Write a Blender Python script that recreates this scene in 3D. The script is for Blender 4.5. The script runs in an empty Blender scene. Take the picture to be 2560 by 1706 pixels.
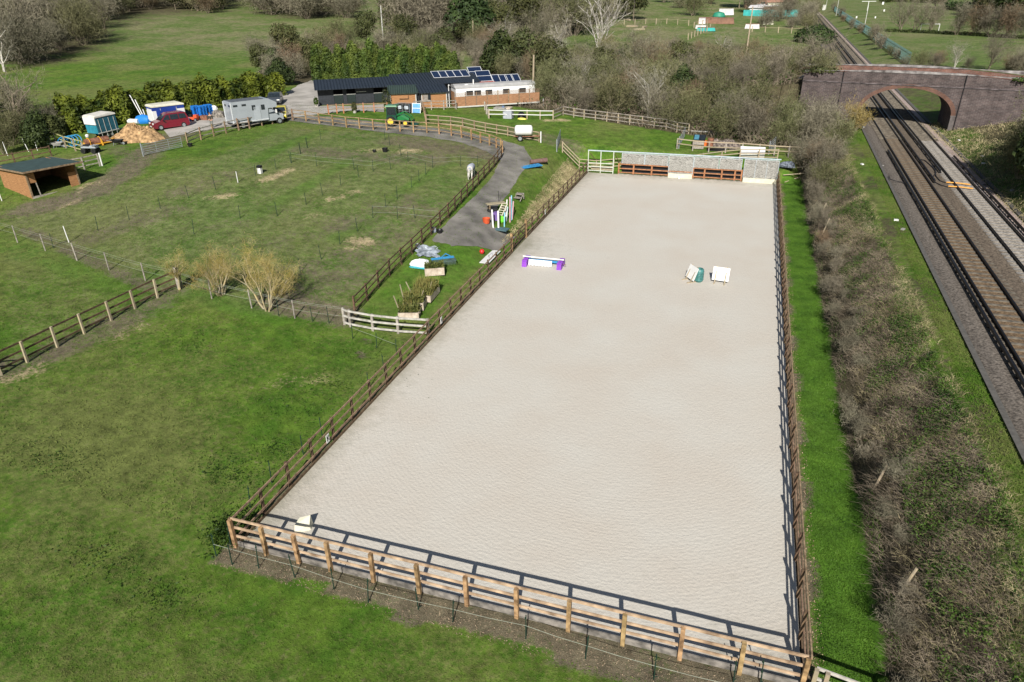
import bpy, math, random
import numpy as np
from mathutils import Vector, Matrix
random.seed(7); RNG=np.random.default_rng(7)
S=bpy.context.scene; COL=S.collection
# ---------------------------------------------------------------- camera, sky, sun, exposure
H=19.0; F=1738.0
CX=np.array([0.95087844,0.12850147,-0.28163373]); CY=np.array([0.30917736,-0.43654288,0.84489033]); CZ=np.array([-0.01437555,-0.89046278,-0.45482896])
cd=bpy.data.cameras.new('camera'); cam=bpy.data.objects.new('camera',cd); COL.objects.link(cam)
cd.sensor_width=36; cd.lens=F/2560*36; cd.clip_start=0.5; cd.clip_end=4000
cam.matrix_world=Matrix(((CX[0],-CX[1],-CX[2],0),(CY[0],-CY[1],-CY[2],0),(CZ[0],-CZ[1],-CZ[2],H),(0,0,0,1)))
S.camera=cam
wd=bpy.data.worlds.new('World'); S.world=wd; wd.use_nodes=True
nt=wd.node_tree; bg=nt.nodes['Background']; sk=nt.nodes.new('ShaderNodeTexSky'); sk.sky_type='NISHITA'; sk.sun_disc=False
SUN_EL=math.radians(35.3); sd=Vector((0.205,-1,0)).normalized()
sundir=Vector((sd.x*math.cos(SUN_EL),sd.y*math.cos(SUN_EL),math.sin(SUN_EL)))
sk.sun_elevation=SUN_EL; sk.sun_rotation=math.atan2(sd.x,sd.y)
nt.links.new(sk.outputs[0],bg.inputs[0]); bg.inputs[1].default_value=0.05
sl=bpy.data.lights.new('sun','SUN'); so=bpy.data.objects.new('sun',sl); COL.objects.link(so)
sl.energy=4.9; sl.angle=math.radians(0.53); sl.color=(1,0.955,0.89); so.rotation_euler=(-sundir).to_track_quat('-Z','Y').to_euler()
S.view_settings.view_transform='Standard'; S.view_settings.look='None'; S.view_settings.exposure=0.36; S.view_settings.gamma=1
# ---------------------------------------------------------------- ground shape
def ray(u,v):
    d=np.array([u-1280.,v-853.,F]); return np.array([d@CX,d@CY,d@CZ])
def G(u,v,z=0.):
    w=ray(u,v); t=-(H-z)/w[2]; return (w[0]*t,w[1]*t,z)
def ss(x): x=np.clip(x,0,1); return x*x*(3-2*x)
def hill(x,y):
    s=(np.asarray(x,float)+75)*-0.55+(np.asarray(y,float)-88)*0.62
    return 30*(1-np.exp(-0.085*np.logaddexp(0,s/6)*6/30))
CP=[(300,1000,.8),(70,906,1.6),(450,720,1.6),(20,1600,.7),(500,1500,.05),(700,1000,.25),(600,1250,.05),(877,780,.15),(1000,665,1.0),(1121,546,1.9),(1250,410,2.8),
(1170,450,2.5),(1060,335,3.9),(800,310,4.6),(60,550,2.6),(200,455,3.6),(300,370,4.2),(450,330,4.6),(650,300,4.8),(780,260,5.0),(1100,270,4.6),(1350,280,3.9),
(1430,330,3.0),(1560,310,3.1),(1700,330,2.9),(1430,385,2.1),(1600,395,1.9),(1850,385,1.9),(1960,385,2.0),(600,230,5.4),(120,330,4.4),(1380,520,.6),(1300,520,1.3),(1230,600,.9),
(700,700,1.6),(850,560,2.0),(600,560,2.6),(900,420,3.4),(600,420,4.0),(950,1600,.0),(1400,1690,.0),(0,1200,1.3),(1500,250,4.2),(1750,250,3.8),(2000,250,3.6),(0,700,2.2)]
P0=np.array([G(u,v,z) for u,v,z in CP])
def kern(r): q=r/15.; return (1+q)*np.exp(-q)
_D=np.hypot(P0[:,None,0]-P0[None,:,0],P0[:,None,1]-P0[None,:,1])
_R=P0[:,2]-(3.6+hill(P0[:,0],P0[:,1])); _A=np.linalg.solve(kern(_D)+np.eye(len(P0))*.02,_R)
RX=lambda y: .0266*y
def T(x,y):
    x=np.asarray(x,float); y=np.asarray(y,float); b=3.6+hill(x,y)
    b=b+kern(np.hypot(x[...,None]-P0[:,0],y[...,None]-P0[:,1]))@_A
    # level arena platform
    dx=np.maximum(np.maximum(-17.0-x,x-6.4),0); dy=np.maximum(np.maximum(14.6-y,y-78.2),0)
    b=b*ss(np.hypot(dx,dy)/3.2)
    # bank and railway shelf on the right
    e=x-6.35+.25*np.sin(y*.35)+.15*np.sin(y*1.1)
    pr=np.interp(e,[0,.5,1.4,3.0,4.3,6],[0,1.0,2.0,3.0,3.45,3.5])
    pr=pr*(1-ss((y-80)/12))+3.5*ss((y-80)/12)
    xr=x-RX(y); rr=xr-18.3
    rise=np.interp(rr,[0,.5,10,30],[0,.1,4.6,5.5])*(1-ss((y-98)/10))*(1-.5*ss((y-78)/8))+np.interp(rr,[0,1,6,12],[0,.1,1.2,1.0])*ss((y-98)/10)
    c=3.42+rise
    pr=pr*(1-ss((xr-9.6)/1.0))+c*ss((xr-9.6)/1.0)
    w=ss((x-4.5)/1.5)*(1-ss((y-84)/10))+ss((xr-8.5)/1.5)*ss((y-84)/10)
    b=b*(1-w)+pr*w
    # road embankment carried by the bridge
    t=(x-17)*.975-(y-97)*-.22*-1; n=(x-17)*.22+(y-97)*.975
    t=(x-17)*.975+(y-97)*-.22
    hr=np.where(t<0,np.interp(t,[-40,-7],[3.6,8.35]),8.35)
    rg=hr-np.maximum(np.abs(n)-3.0,0)/1.4
    rg=np.where((t>-6.6)&(t<6.3),-9,rg); rg=np.where((n<-2.2)&(t>-18),-9,rg); rg=np.where((t<-45)|(t>70),-9,rg)
    return np.maximum(b,rg)
def W(u,v):
    z=2.0
    for _ in range(36):
        x,y,_z=G(u,v,z); z=.5*z+.5*float(T(x,y))
    x,y,_z=G(u,v,z); return Vector((x,y,z))
def Tz(x,y): return float(T(x,y))
# ---------------------------------------------------------------- mesh helpers
class MB:
    def __init__(s): s.v=[]; s.f=[]
    def add(s,vs,fs):
        n=len(s.v); s.v+= [tuple(p) for p in vs]; s.f+=[tuple(i+n for i in f) for f in fs]; return s
    def poly(s,*p): return s.add(p,[range(len(p))])
    def box(s,c,d,rz=0,rx=0,ry=0,tp=1.0):
        M_=Matrix.Rotation(rz,3,'Z')@Matrix.Rotation(ry,3,'Y')@Matrix.Rotation(rx,3,'X'); c=Vector(c); vs=[]
        for z in(-.5,.5):
            k=tp if z>0 else 1
            for x,y in((-.5,-.5),(.5,-.5),(.5,.5),(-.5,.5)): vs.append(c+M_@Vector((x*d[0]*k,y*d[1]*k,z*d[2])))
        return s.add(vs,[(3,2,1,0),(4,5,6,7),(0,1,5,4),(1,2,6,5),(2,3,7,6),(3,0,4,7)])
    def bar(s,p,q,w,h=None,up=(0,0,1)):
        h=h or w; p=Vector(p);q=Vector(q); d=(q-p).normalized(); a=d.cross(Vector(up))
        if a.length<1e-3: a=Vector((1,0,0))
        a.normalize(); b=a.cross(d); vs=[o+a*x*w/2+b*y*h/2 for o in(p,q) for x,y in((-1,-1),(1,-1),(1,1),(-1,1))]
        return s.add(vs,[(0,1,2,3),(7,6,5,4),(0,4,5,1),(1,5,6,2),(2,6,7,3),(3,7,4,0)])
    def tube(s,p,q,r0,r1=None,n=8,cap=True):
        r1=r0 if r1 is None else r1; p=Vector(p);q=Vector(q); d=(q-p); d=d.normalized() if d.length>1e-6 else Vector((0,0,1))
        a=d.orthogonal().normalized(); b=d.cross(a); vs=[]
        for o,r in((p,r0),(q,r1)):
            for i in range(n): t=2*math.pi*i/n; vs.append(o+(a*math.cos(t)+b*math.sin(t))*r)
        fs=[(i,(i+1)%n,n+(i+1)%n,n+i) for i in range(n)]
        if cap: fs+=[tuple(range(n-1,-1,-1)),tuple(range(n,2*n))]
        return s.add(vs,fs)
    def path(s,pts,r,n=5):
        for a,b in zip(pts,pts[1:]): s.tube(a,b,r,r,n,True)
        return s
    def lathe(s,prof,c=(0,0,0),n=16,ax='z'):
        vs=[];c=Vector(c)
        for r,z in prof:
            for i in range(n):
                t=2*math.pi*i/n; q=(r*math.cos(t),r*math.sin(t),z)
                if ax=='x': q=(z,q[0],q[1])
                if ax=='y': q=(q[0],z,q[1])
                vs.append(c+Vector(q))
        m=len(prof); fs=[(j*n+i,j*n+(i+1)%n,(j+1)*n+(i+1)%n,(j+1)*n+i) for j in range(m-1) for i in range(n)]
        fs+=[tuple(range(n-1,-1,-1)),tuple((m-1)*n+i for i in range(n))]
        return s.add(vs,fs)
    def ext(s,prof,y0,y1,in0=None):
        # side profile in x,z extruded across y; in0 = list of side insets per vertex
        n=len(prof); k=in0 or [0]*n
        vs=[(p[0],y0+k[i],p[1]) for i,p in enumerate(prof)]+[(p[0],y1-k[i],p[1]) for i,p in enumerate(prof)]
        return s.add(vs,[tuple(range(n)),tuple(range(2*n-1,n-1,-1))]+[(i,n+i,n+(i+1)%n,(i+1)%n) for i in range(n)])
    def build(s,name,mat,parent=None,label=None,smooth=False,off=None):
        me=bpy.data.meshes.new(name)
        v=s.v
        if off is not None: v=[(p[0]-off[0],p[1]-off[1],p[2]-off[2]) for p in v]
        me.from_pydata(v,[],s.f); me.validate(); me.materials.append(mat)
        if smooth:
            me.polygons.foreach_set('use_smooth',[True]*len(me.polygons))
            if hasattr(me,'set_sharp_from_angle'): me.set_sharp_from_angle(angle=math.radians(40))
        o=bpy.data.objects.new(name,me); COL.objects.link(o)
        if parent: o.parent=parent
        if off is not None and parent is None: o.location=off
        if label: o['label']=label
        return o
def npmesh(name,v,f,mat,parent=None):
    me=bpy.data.meshes.new(name); v=np.asarray(v,np.float32); f=np.asarray(f,np.int32); k=f.shape[1]
    me.vertices.add(len(v)); me.vertices.foreach_set('co',v.ravel()); me.loops.add(f.size); me.loops.foreach_set('vertex_index',f.ravel())
    me.polygons.add(len(f)); me.polygons.foreach_set('loop_start',np.arange(0,f.size,k,dtype=np.int32)); me.polygons.foreach_set('loop_total',np.full(len(f),k,np.int32))
    me.update(calc_edges=True); me.validate()
    if mat: me.materials.append(mat)
    o=bpy.data.objects.new(name,me); COL.objects.link(o)
    if parent: o.parent=parent
    return o
def tag(o,label,cat,group=None,kind=None):
    o['label']=label; o['category']=cat
    if group: o['group']=group
    if kind: o['kind']=kind
    return o
def struct(o,kind='structure',label=None): o['kind']=kind; return o
def thing(name,label,cat,loc=(0,0,0),rz=0,group=None):
    o=bpy.data.objects.new(name,None); COL.objects.link(o); o.location=loc; o.rotation_euler=(0,0,rz); o.empty_display_size=.2
    return tag(o,label,cat,group)
def dup(root,loc,rz=0,label=None,group=None,sc=None,cat=None):
    KIDS=dup.k.setdefault(root.name,[(c,[g for g in bpy.data.objects if g.parent==c]) for c in bpy.data.objects if c.parent==root])
    r=root.copy(); COL.objects.link(r); r.location=loc; r.rotation_euler=(0,0,rz)
    if sc: r.scale=sc if hasattr(sc,'__len__') else (sc,sc,sc)
    if label: r['label']=label
    if group: r['group']=group
    for c,gs in KIDS:
        n=c.copy(); COL.objects.link(n); n.parent=r
        for g in gs: m=g.copy(); COL.objects.link(m); m.parent=n
    return r
dup.k={}
def wz(p,dz=0): return Vector((p[0],p[1],Tz(p[0],p[1])+dz))
def heading(a,b): return math.atan2(b[1]-a[1],b[0]-a[0])
ORD=['first','second','third','fourth','fifth','sixth','seventh','eighth','ninth','tenth','eleventh','twelfth','thirteenth','fourteenth','fifteenth','sixteenth','seventeenth','eighteenth','nineteenth','twentieth']
def nth(i): 
    n=i+1
    return ORD[i] if i<20 else '%d%s'%(n,'th' if 10<n%100<14 else {1:'st',2:'nd',3:'rd'}.get(n%10,'th'))
# ---------------------------------------------------------------- materials
def M(name,c,rough=.8,var=.2,sc=4.,bump=0.,metal=0.,c2=None,rnd=0.,det=3,stretch=None,spec=.4):
    m=bpy.data.materials.new(name); m.use_nodes=True; t=m.node_tree; N=t.nodes; L=t.links; b=N['Principled BSDF']
    b.inputs['Roughness'].default_value=rough; b.inputs['Metallic'].default_value=metal; b.inputs['Specular IOR Level'].default_value=spec
    tc=N.new('ShaderNodeTexCoord'); nz=N.new('ShaderNodeTexNoise'); nz.inputs['Scale'].default_value=sc; nz.inputs['Detail'].default_value=det
    src=tc.outputs['Object']
    if stretch:
        mp=N.new('ShaderNodeMapping'); mp.inputs['Scale'].default_value=stretch; L.new(src,mp.inputs[0]); src=mp.outputs[0]
    L.new(src,nz.inputs['Vector'])
    cr=N.new('ShaderNodeValToRGB'); e=cr.color_ramp.elements; e[0].position=.32; e[1].position=.68
    a=[x*(1-var) for x in c]; d=[min(1,x*(1+var)) for x in (c2 or c)]
    e[0].color=(*a,1); e[1].color=(*d,1); L.new(nz.outputs[0],cr.inputs[0]); out=cr.outputs[0]
    if rnd:
        oi=N.new('ShaderNodeObjectInfo'); mr=N.new('ShaderNodeMapRange'); mr.inputs[3].default_value=1-rnd; mr.inputs[4].default_value=1+rnd
        L.new(oi.outputs['Random'],mr.inputs[0]); hv=N.new('ShaderNodeHueSaturation'); L.new(mr.outputs[0],hv.inputs['Value']); L.new(out,hv.inputs['Color'])
        m2=N.new('ShaderNodeMath'); m2.operation='MULTIPLY'; m2.inputs[1].default_value=7.31; L.new(oi.outputs['Random'],m2.inputs[0])
        fr=N.new('ShaderNodeMath'); fr.operation='FRACT'; L.new(m2.outputs[0],fr.inputs[0]); mh=N.new('ShaderNodeMapRange'); mh.inputs[3].default_value=.5-rnd*.07; mh.inputs[4].default_value=.5+rnd*.07
        L.new(fr.outputs[0],mh.inputs[0]); L.new(mh.outputs[0],hv.inputs['Hue']); out=hv.outputs[0]
    L.new(out,b.inputs['Base Color'])
    if bump:
        bp=N.new('ShaderNodeBump'); bp.inputs['Strength'].default_value=bump; bp.inputs['Distance'].default_value=.03; L.new(nz.outputs[0],bp.inputs['Height']); L.new(bp.outputs[0],b.inputs['Normal'])
    return m
def leafmat(name,c,c2,rnd=.25,sc=1.2,tr=.25,var=.3):
    m=M(name,c,.6,var,sc,c2=c2,rnd=rnd,det=2,spec=.25); t=m.node_tree; b=t.nodes['Principled BSDF']
    if tr:
        tl=t.nodes.new('ShaderNodeBsdfTranslucent'); mx=t.nodes.new('ShaderNodeMixShader'); mx.inputs[0].default_value=tr
        t.links.new(b.inputs['Base Color'].links[0].from_socket,tl.inputs[0]); t.links.new(b.outputs[0],mx.inputs[1]); t.links.new(tl.outputs[0],mx.inputs[2])
        t.links.new(mx.outputs[0],t.nodes['Material Output'].inputs[0])
    return m
wood_new=M('wood_new',(.22,.135,.06),.8,.35,4,.4,c2=(.34,.225,.11),rnd=.15,det=6)
wood_rail=M('wood_rail',(.31,.205,.125),.8,.32,2.2,.4,c2=(.46,.335,.22),det=6)
wood_dark=M('wood_dark',(.10,.062,.036),.85,.3,6,.3,c2=(.13,.085,.05),rnd=.15,det=6)
wood_mid=M('wood_mid',(.19,.125,.075),.8,.3,6,.3,c2=(.25,.175,.11),rnd=.2,det=6)
wood_pale=M('wood_pale',(.40,.34,.25),.85,.25,6,.3,c2=(.33,.27,.17),rnd=.15,det=6)
wood_grey=M('wood_grey',(.25,.22,.185),.85,.25,6,.3,c2=(.32,.29,.25),rnd=.15,det=6)
board_grey=M('board_grey',(.13,.12,.105),.9,.35,3,.3,c2=(.22,.20,.175))
bark=M('bark',(.15,.12,.085),.9,.3,3,.3,c2=(.20,.17,.12),rnd=.2)
black_pl=M('black_plastic',(.012,.012,.014),.45,.3)
rubber=M('rubber',(.016,.016,.016),.8,.3)
white_pt=M('white_paint',(.72,.72,.70),.5,.06,2)
steel=M('galvanised_steel',(.42,.45,.47),.42,.18,5,metal=.6)
glassd=M('dark_glass',(.018,.025,.03),.08,.2,spec=.8)
stake_m=M('stake_plastic',(.012,.035,.022),.6,.2)
tape_m=M('white_tape',(.33,.36,.28),.7,.15)
# ---------------------------------------------------------------- ground sheet with its real patches of soil, straw and lush grass
def axis(a,b,st,lo,hi,g=1.13):
    c=list(np.arange(a,b+1e-6,st)); d=st; x=a; L=[]
    while x>lo: d*=g; x-=d; L.append(x)
    d=st; x=c[-1]; R_=[]
    while x<hi: d*=g; x+=d; R_.append(x)
    return np.array(L[::-1]+c+R_)
gx=axis(-82,35,.4,-1500,1500); gy=axis(9,118,.4,-60,2200)
XX,YY=np.meshgrid(gx,gy); ZZ=np.concatenate([T(XX[i:i+20],YY[i:i+20]) for i in range(0,len(gy),20)])
ins=(XX>-16.3)&(XX<3.55)&(YY>16.0)&(YY<77.5); ZZ=np.where(ins,-.12,ZZ)
xrr=XX-RX(YY); ZZ=np.where((xrr>10.9)&(xrr<17.9),ZZ-.1,ZZ)
nx,ny=len(gx),len(gy); idx=np.arange(nx*ny).reshape(ny,nx)
gf=np.stack([idx[:-1,:-1],idx[:-1,1:],idx[1:,1:],idx[1:,:-1]],-1).reshape(-1,4)
def segd(px,py,a,b):
    ax,ay=a;bx,by=b; dx,dy=bx-ax,by-ay; t=np.clip(((px-ax)*dx+(py-ay)*dy)/(dx*dx+dy*dy+1e-9),0,1); return np.hypot(px-ax-t*dx,py-ay-t*dy)
def inpoly(px,py,poly):
    r=np.zeros(px.shape,bool); n=len(poly)
    for i in range(n):
        x1,y1=poly[i];x2,y2=poly[(i+1)%n]
        c=((y1>py)!=(y2>py))&(px<(x2-x1)*(py-y1)/((y2-y1)+1e-12)+x1); r^=c
    return r
DIRT=[([(0,930),(110,890),(230,840),(420,735)],1.6,.75),([(90,520),(220,485),(300,440),(380,372),(450,335)],2.3,.95),([(1010,355),(1120,372),(1225,385)],3.6,.8),
([(770,375),(900,392),(1080,398)],2.6,.7),([(850,560),(940,535),(1010,500)],2.2,.6),([(880,650),(960,590),(1060,520)],2.6,.55),([(690,755),(770,770),(850,790)],1.7,1),([(740,700),(880,640)],2.6,.6),
([(760,740),(880,690)],2,.6),([(180,610),(420,530)],2.2,.6),([(0,545),(200,500)],1.6,.6),([(430,490),(560,440)],2,.55),([(60,575),(200,640),(370,720)],.8,.8),([(240,330),(330,400)],1.5,.6),
([(1290,330),(1370,345),(1420,365)],2.4,.7),([(690,300),(860,322),(1000,335)],1.4,.5),([(1150,300),(1350,345)],1.6,.5),([(250,820),(400,760)],2.2,.5),([(650,300),(760,330),(900,340)],1.5,.4),
([(900,880),(905,895)],.35,.9),([(905,850),(920,855)],.3,.8),([(560,560),(700,520)],2,.35),([(330,560),(480,500)],2,.4),([(620,620),(760,590)],2.2,.4),([(1300,740),(1302,742)],.1,.1)]
STRAW=[([(25,950),(105,918)],.7,.9),([(715,955),(790,948)],1.0,.6),([(885,600),(920,606)],1.0,.95),([(825,500),(885,480)],.8,.9),([(760,545),(800,532)],.7,.6),([(655,455),(725,425)],.9,.95),([(525,495),(590,488)],.8,.95),
([(1005,380),(1045,378)],1.3,.85),([(915,378),(960,376)],1.2,.7),([(1365,302),(1415,300)],.9,.95),([(200,470),(240,455)],.6,.9),([(150,520),(200,500)],.5,.7),([(275,855),(345,815)],.6,.5),([(200,480),(320,430)],.7,.5),([(1150,302),(1170,300)],.5,.6),([(870,620),(900,615)],.6,.8)]
LUSH=[([(640,540),(760,470),(850,415),(905,385)],1.2,.7),([(840,600),(950,520),(1050,450),(1130,410)],1.2,.7),([(640,400),(700,370),(800,330)],1.5,.8),([(580,345),(700,330)],2.5,.6),([(0,600),(330,720)],2.2,.7),([(250,620),(300,560),(560,470)],1,.5),([(1310,520),(1420,420),(1430,400)],1.0,.5),
([(1080,290),(1200,300),(1330,300)],2.5,.7),([(1500,335),(1700,350)],5,.5),([(380,780),(460,730),(560,760),(700,800)],1.2,.8),([(480,380),(700,315)],1.6,.6),([(0,650),(100,660)],3,.3),([(950,850),(900,930)],2,.6),([(1440,250),(1480,260)],4,.6)]
def strokes(lst,soft=.9):
    m=np.zeros(XX.shape)
    for pts,w,s in lst:
        P_=[tuple(W(*p)[:2]) for p in pts]; d=np.full(XX.shape,1e9)
        for a,b in zip(P_,P_[1:]): d=np.minimum(d,segd(XX,YY,a,b))
        m=np.maximum(m,s*(1-ss((d-w*.3)/(w*1.3*soft))))
    return m
def wpoly(px): return [tuple(W(*p)[:2]) for p in px]
SCRUB=[(1245,262),(1400,283),(1560,312),(1700,335),(1790,350),(1880,365),(1985,385),(2040,420),(2075,430),(2110,330),(2130,300),(2070,170),(2030,140),(1960,130),(1700,150),(1560,165),(1400,140),(1180,130),(760,160),(720,210),(700,215),(700,150),(640,120),(640,170),(690,200),(800,205),(1150,215)]
scr_w=[]
RUB=wpoly([(1465,398),(1440,455),(1330,560),(1250,612),(1290,560),(1350,480),(1390,430),(1420,395)])
plotp=wpoly([(870,800),(1075,604),(1250,626),(1070,800)])
dirt=strokes(DIRT); straw=strokes(STRAW); lush=strokes(LUSH)
def soft(mask,it=2):
    m=mask.astype(float)
    for _ in range(it): p=np.pad(m,1,mode='edge'); m=(p[1:-1,1:-1]*2+p[:-2,1:-1]+p[2:,1:-1]+p[1:-1,:-2]+p[1:-1,2:])/6
    return m
lush=np.maximum(lush,soft(inpoly(XX,YY,plotp))*.85)
e_=XX-6.35; lush=np.maximum(lush,((XX>4.35)&(e_<.1)&(YY>13)&(YY<80))*1.0)
lush=np.maximum(lush,((XX>12)&(xrr>18.6)&(YY>98))*.45)
straw=np.maximum(straw,soft(inpoly(XX,YY,RUB))*.95)
# earth strip round the arena
nf=np.sin(XX*.9)*.15+np.sin(XX*2.3)*.08
dirt=np.maximum(dirt,((YY>15.05+nf-.035*(XX+17))&(YY<16.2)&(XX>-17.0)&(XX<4.3))*1.0)
dirt=np.maximum(dirt,((XX>3.4)&(XX<4.35+.12*np.sin(YY*1.3))&(YY>15)&(YY<78))*.9)
dirt=np.maximum(dirt,((XX>-17.0-.1*np.sin(YY))&(XX<-16.2)&(YY>15)&(YY<79))*.8)
# bramble bank and track side
bank=((e_>.0)&(xrr<9.9)&(YY<86)).astype(float)
litter=bank*np.where(e_<2.9+.5*np.sin(YY*.3),.95,.35)
edge=((xrr>9.6)&(xrr<10.75)); litter=np.where(edge,.0,litter)
rb=((xrr>18.1)&(xrr<34)&(YY<98)); litter=np.maximum(litter,rb*np.clip((xrr-18.5)/5,.5,.95)); litter=np.maximum(litter,((xrr>18.3)&(xrr<26)&(YY>100)&(YY<135))*.55); litter=np.maximum(litter,((xrr>8.6)&(xrr<10.3)&(YY<100))*(.3+.35*np.sin(YY*.5)))
def zones_litter(z): 
    global litter
    litter=np.maximum(litter,soft(inpoly(XX,YY,wpoly(z)),3))
zones_litter([(1245,262),(1400,283),(1560,312),(1700,335),(1790,350),(1880,365),(1985,385),(2060,440),(2140,310),(2060,150),(1900,120),(1640,130),(1400,130),(1180,150),(1180,215)])
zones_litter([(0,190),(150,155),(250,120),(330,30),(560,45),(560,5),(0,5)]); zones_litter([(560,10),(700,48),(870,50),(880,5),(600,3)])
zones_litter([(940,100),(1000,20),(1300,8),(1520,10),(1500,60),(1380,110),(1100,135)]); zones_litter([(640,180),(700,110),(800,100),(1100,130),(1180,200),(700,210)])
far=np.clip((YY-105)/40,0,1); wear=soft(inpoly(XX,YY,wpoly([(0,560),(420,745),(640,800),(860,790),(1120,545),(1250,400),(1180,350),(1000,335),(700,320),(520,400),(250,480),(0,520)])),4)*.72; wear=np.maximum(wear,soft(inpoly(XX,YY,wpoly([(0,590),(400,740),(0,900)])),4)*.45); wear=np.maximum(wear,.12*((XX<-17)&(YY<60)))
o=npmesh('ground',np.stack([XX,YY,ZZ],-1).reshape(-1,3),gf,None); struct(o); ground=o
me=o.data; me.polygons.foreach_set('use_smooth',[True]*len(me.polygons))
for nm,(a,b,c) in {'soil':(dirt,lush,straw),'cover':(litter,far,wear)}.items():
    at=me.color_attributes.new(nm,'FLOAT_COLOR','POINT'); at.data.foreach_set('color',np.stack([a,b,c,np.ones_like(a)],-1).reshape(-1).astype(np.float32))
def groundmat(blade=False):
    m=bpy.data.materials.new('meadow_grass' if blade else 'meadow_ground'); m.use_nodes=True; t=m.node_tree; N=t.nodes; L=t.links; b=N['Principled BSDF']; b.inputs['Roughness'].default_value=.9; b.inputs['Specular IOR Level'].default_value=.15
    geo=N.new('ShaderNodeNewGeometry'); tc=geo.outputs['Position']
    def noise(s,d=4,r=.55):
        n=N.new('ShaderNodeTexNoise'); n.inputs['Scale'].default_value=s; n.inputs['Detail'].default_value=d; n.inputs['Roughness'].default_value=r; L.new(tc,n.inputs[0]); return n.outputs[0]
    def math_(op,a,b_,c=None):
        n=N.new('ShaderNodeMath'); n.operation=op
        for i,x in enumerate([a,b_]+([c] if c is not None else [])):
            if isinstance(x,(int,float)): n.inputs[i].default_value=x
            else: L.new(x,n.inputs[i])
        return n.outputs[0]
    def sm(x,lo,hi):
        n=N.new('ShaderNodeMapRange'); n.interpolation_type='SMOOTHSTEP'; n.inputs[1].default_value=lo; n.inputs[2].default_value=hi; L.new(x,n.inputs[0]); return n.outputs[0]
    def mix(f,a,c):
        n=N.new('ShaderNodeMix'); n.data_type='RGBA'
        if isinstance(f,(int,float)): n.inputs[0].default_value=f
        else: L.new(f,n.inputs[0])
        for i,x in ((6,a),(7,c)):
            if isinstance(x,tuple): n.inputs[i].default_value=(*x,1)
            else: L.new(x,n.inputs[i])
        return n.outputs[2]
    nL=noise(.09,3); nM=noise(.55,5,.6); nF=noise(4.5,5,.7); nV=noise(26,3,.7)
    g=mix(sm(nM,.38,.62),(.058,.128,.012),(.098,.168,.020))
    g=mix(sm(math_('ADD',math_('MULTIPLY',nL,.6),math_('MULTIPLY',nF,.45)),.46,.62),g,(.14,.165,.045))
    g=mix(math_('MULTIPLY',sm(nF,.56,.72),.42),g,(.165,.15,.075))
    g=mix(math_('MULTIPLY',sm(nV,.5,.75),.5),g,(.028,.062,.008))
    nA=noise(1.3,10,.8)
    if not blade:
        a1=N.new('ShaderNodeAttribute'); a1.attribute_name='soil'; s1=N.new('ShaderNodeSeparateColor'); L.new(a1.outputs['Color'],s1.inputs[0])
        a2=N.new('ShaderNodeAttribute'); a2.attribute_name='cover'; s2=N.new('ShaderNodeSeparateColor'); L.new(a2.outputs['Color'],s2.inputs[0])
        nb=math_('MULTIPLY',math_('SUBTRACT',math_('ADD',math_('MULTIPLY',nF,.55),math_('MULTIPLY',nM,.45)),.5),2.6)
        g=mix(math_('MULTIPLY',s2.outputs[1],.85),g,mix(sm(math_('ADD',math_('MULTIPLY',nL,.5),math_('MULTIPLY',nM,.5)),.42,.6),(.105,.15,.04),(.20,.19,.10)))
        g=mix(math_('MULTIPLY',sm(math_('ADD',s2.outputs[2],math_('MULTIPLY',nb,.8)),.25,1.1),.7),g,mix(nA,(.105,.125,.045),(.215,.20,.125)))
        g=mix(math_('MULTIPLY',sm(math_('ADD',s1.outputs[1],nb),.4,1.05),.9),g,mix(nV,(.045,.125,.010),(.085,.175,.018)))
        g=mix(math_('MULTIPLY',sm(math_('ADD',s1.outputs[0],nb),.3,.95),.9),g,mix(sm(nV,.3,.7),(.095,.075,.052),(.20,.165,.12)))
        g=mix(math_('MULTIPLY',sm(math_('ADD',s1.outputs[2],math_('MULTIPLY',nb,1.6)),.45,1.25),.85),g,mix(sm(nV,.3,.65),(.34,.26,.15),(.50,.40,.25)))
        g=mix(sm(math_('ADD',s2.outputs[0],nb),.3,.8),g,mix(sm(nV,.35,.65),(.045,.042,.022),(.12,.10,.058)))
        mv=N.new('ShaderNodeMapRange'); mv.inputs[1].default_value=.34; mv.inputs[2].default_value=.66; mv.inputs[3].default_value=.52; mv.inputs[4].default_value=1.5; L.new(nA,mv.inputs[0])
        hv=N.new('ShaderNodeHueSaturation'); L.new(mv.outputs[0],hv.inputs['Value']); L.new(g,hv.inputs['Color']); g=hv.outputs[0]
    L.new(g,b.inputs['Base Color'])
    if not blade:
        bp=N.new('ShaderNodeBump'); bp.inputs['Strength'].default_value=.8; bp.inputs['Distance'].default_value=.06; L.new(math_('ADD',nF,math_('MULTIPLY',nV,.6)),bp.inputs['Height']); L.new(bp.outputs[0],b.inputs['Normal'])
    return m
me.materials.append(groundmat())
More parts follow.
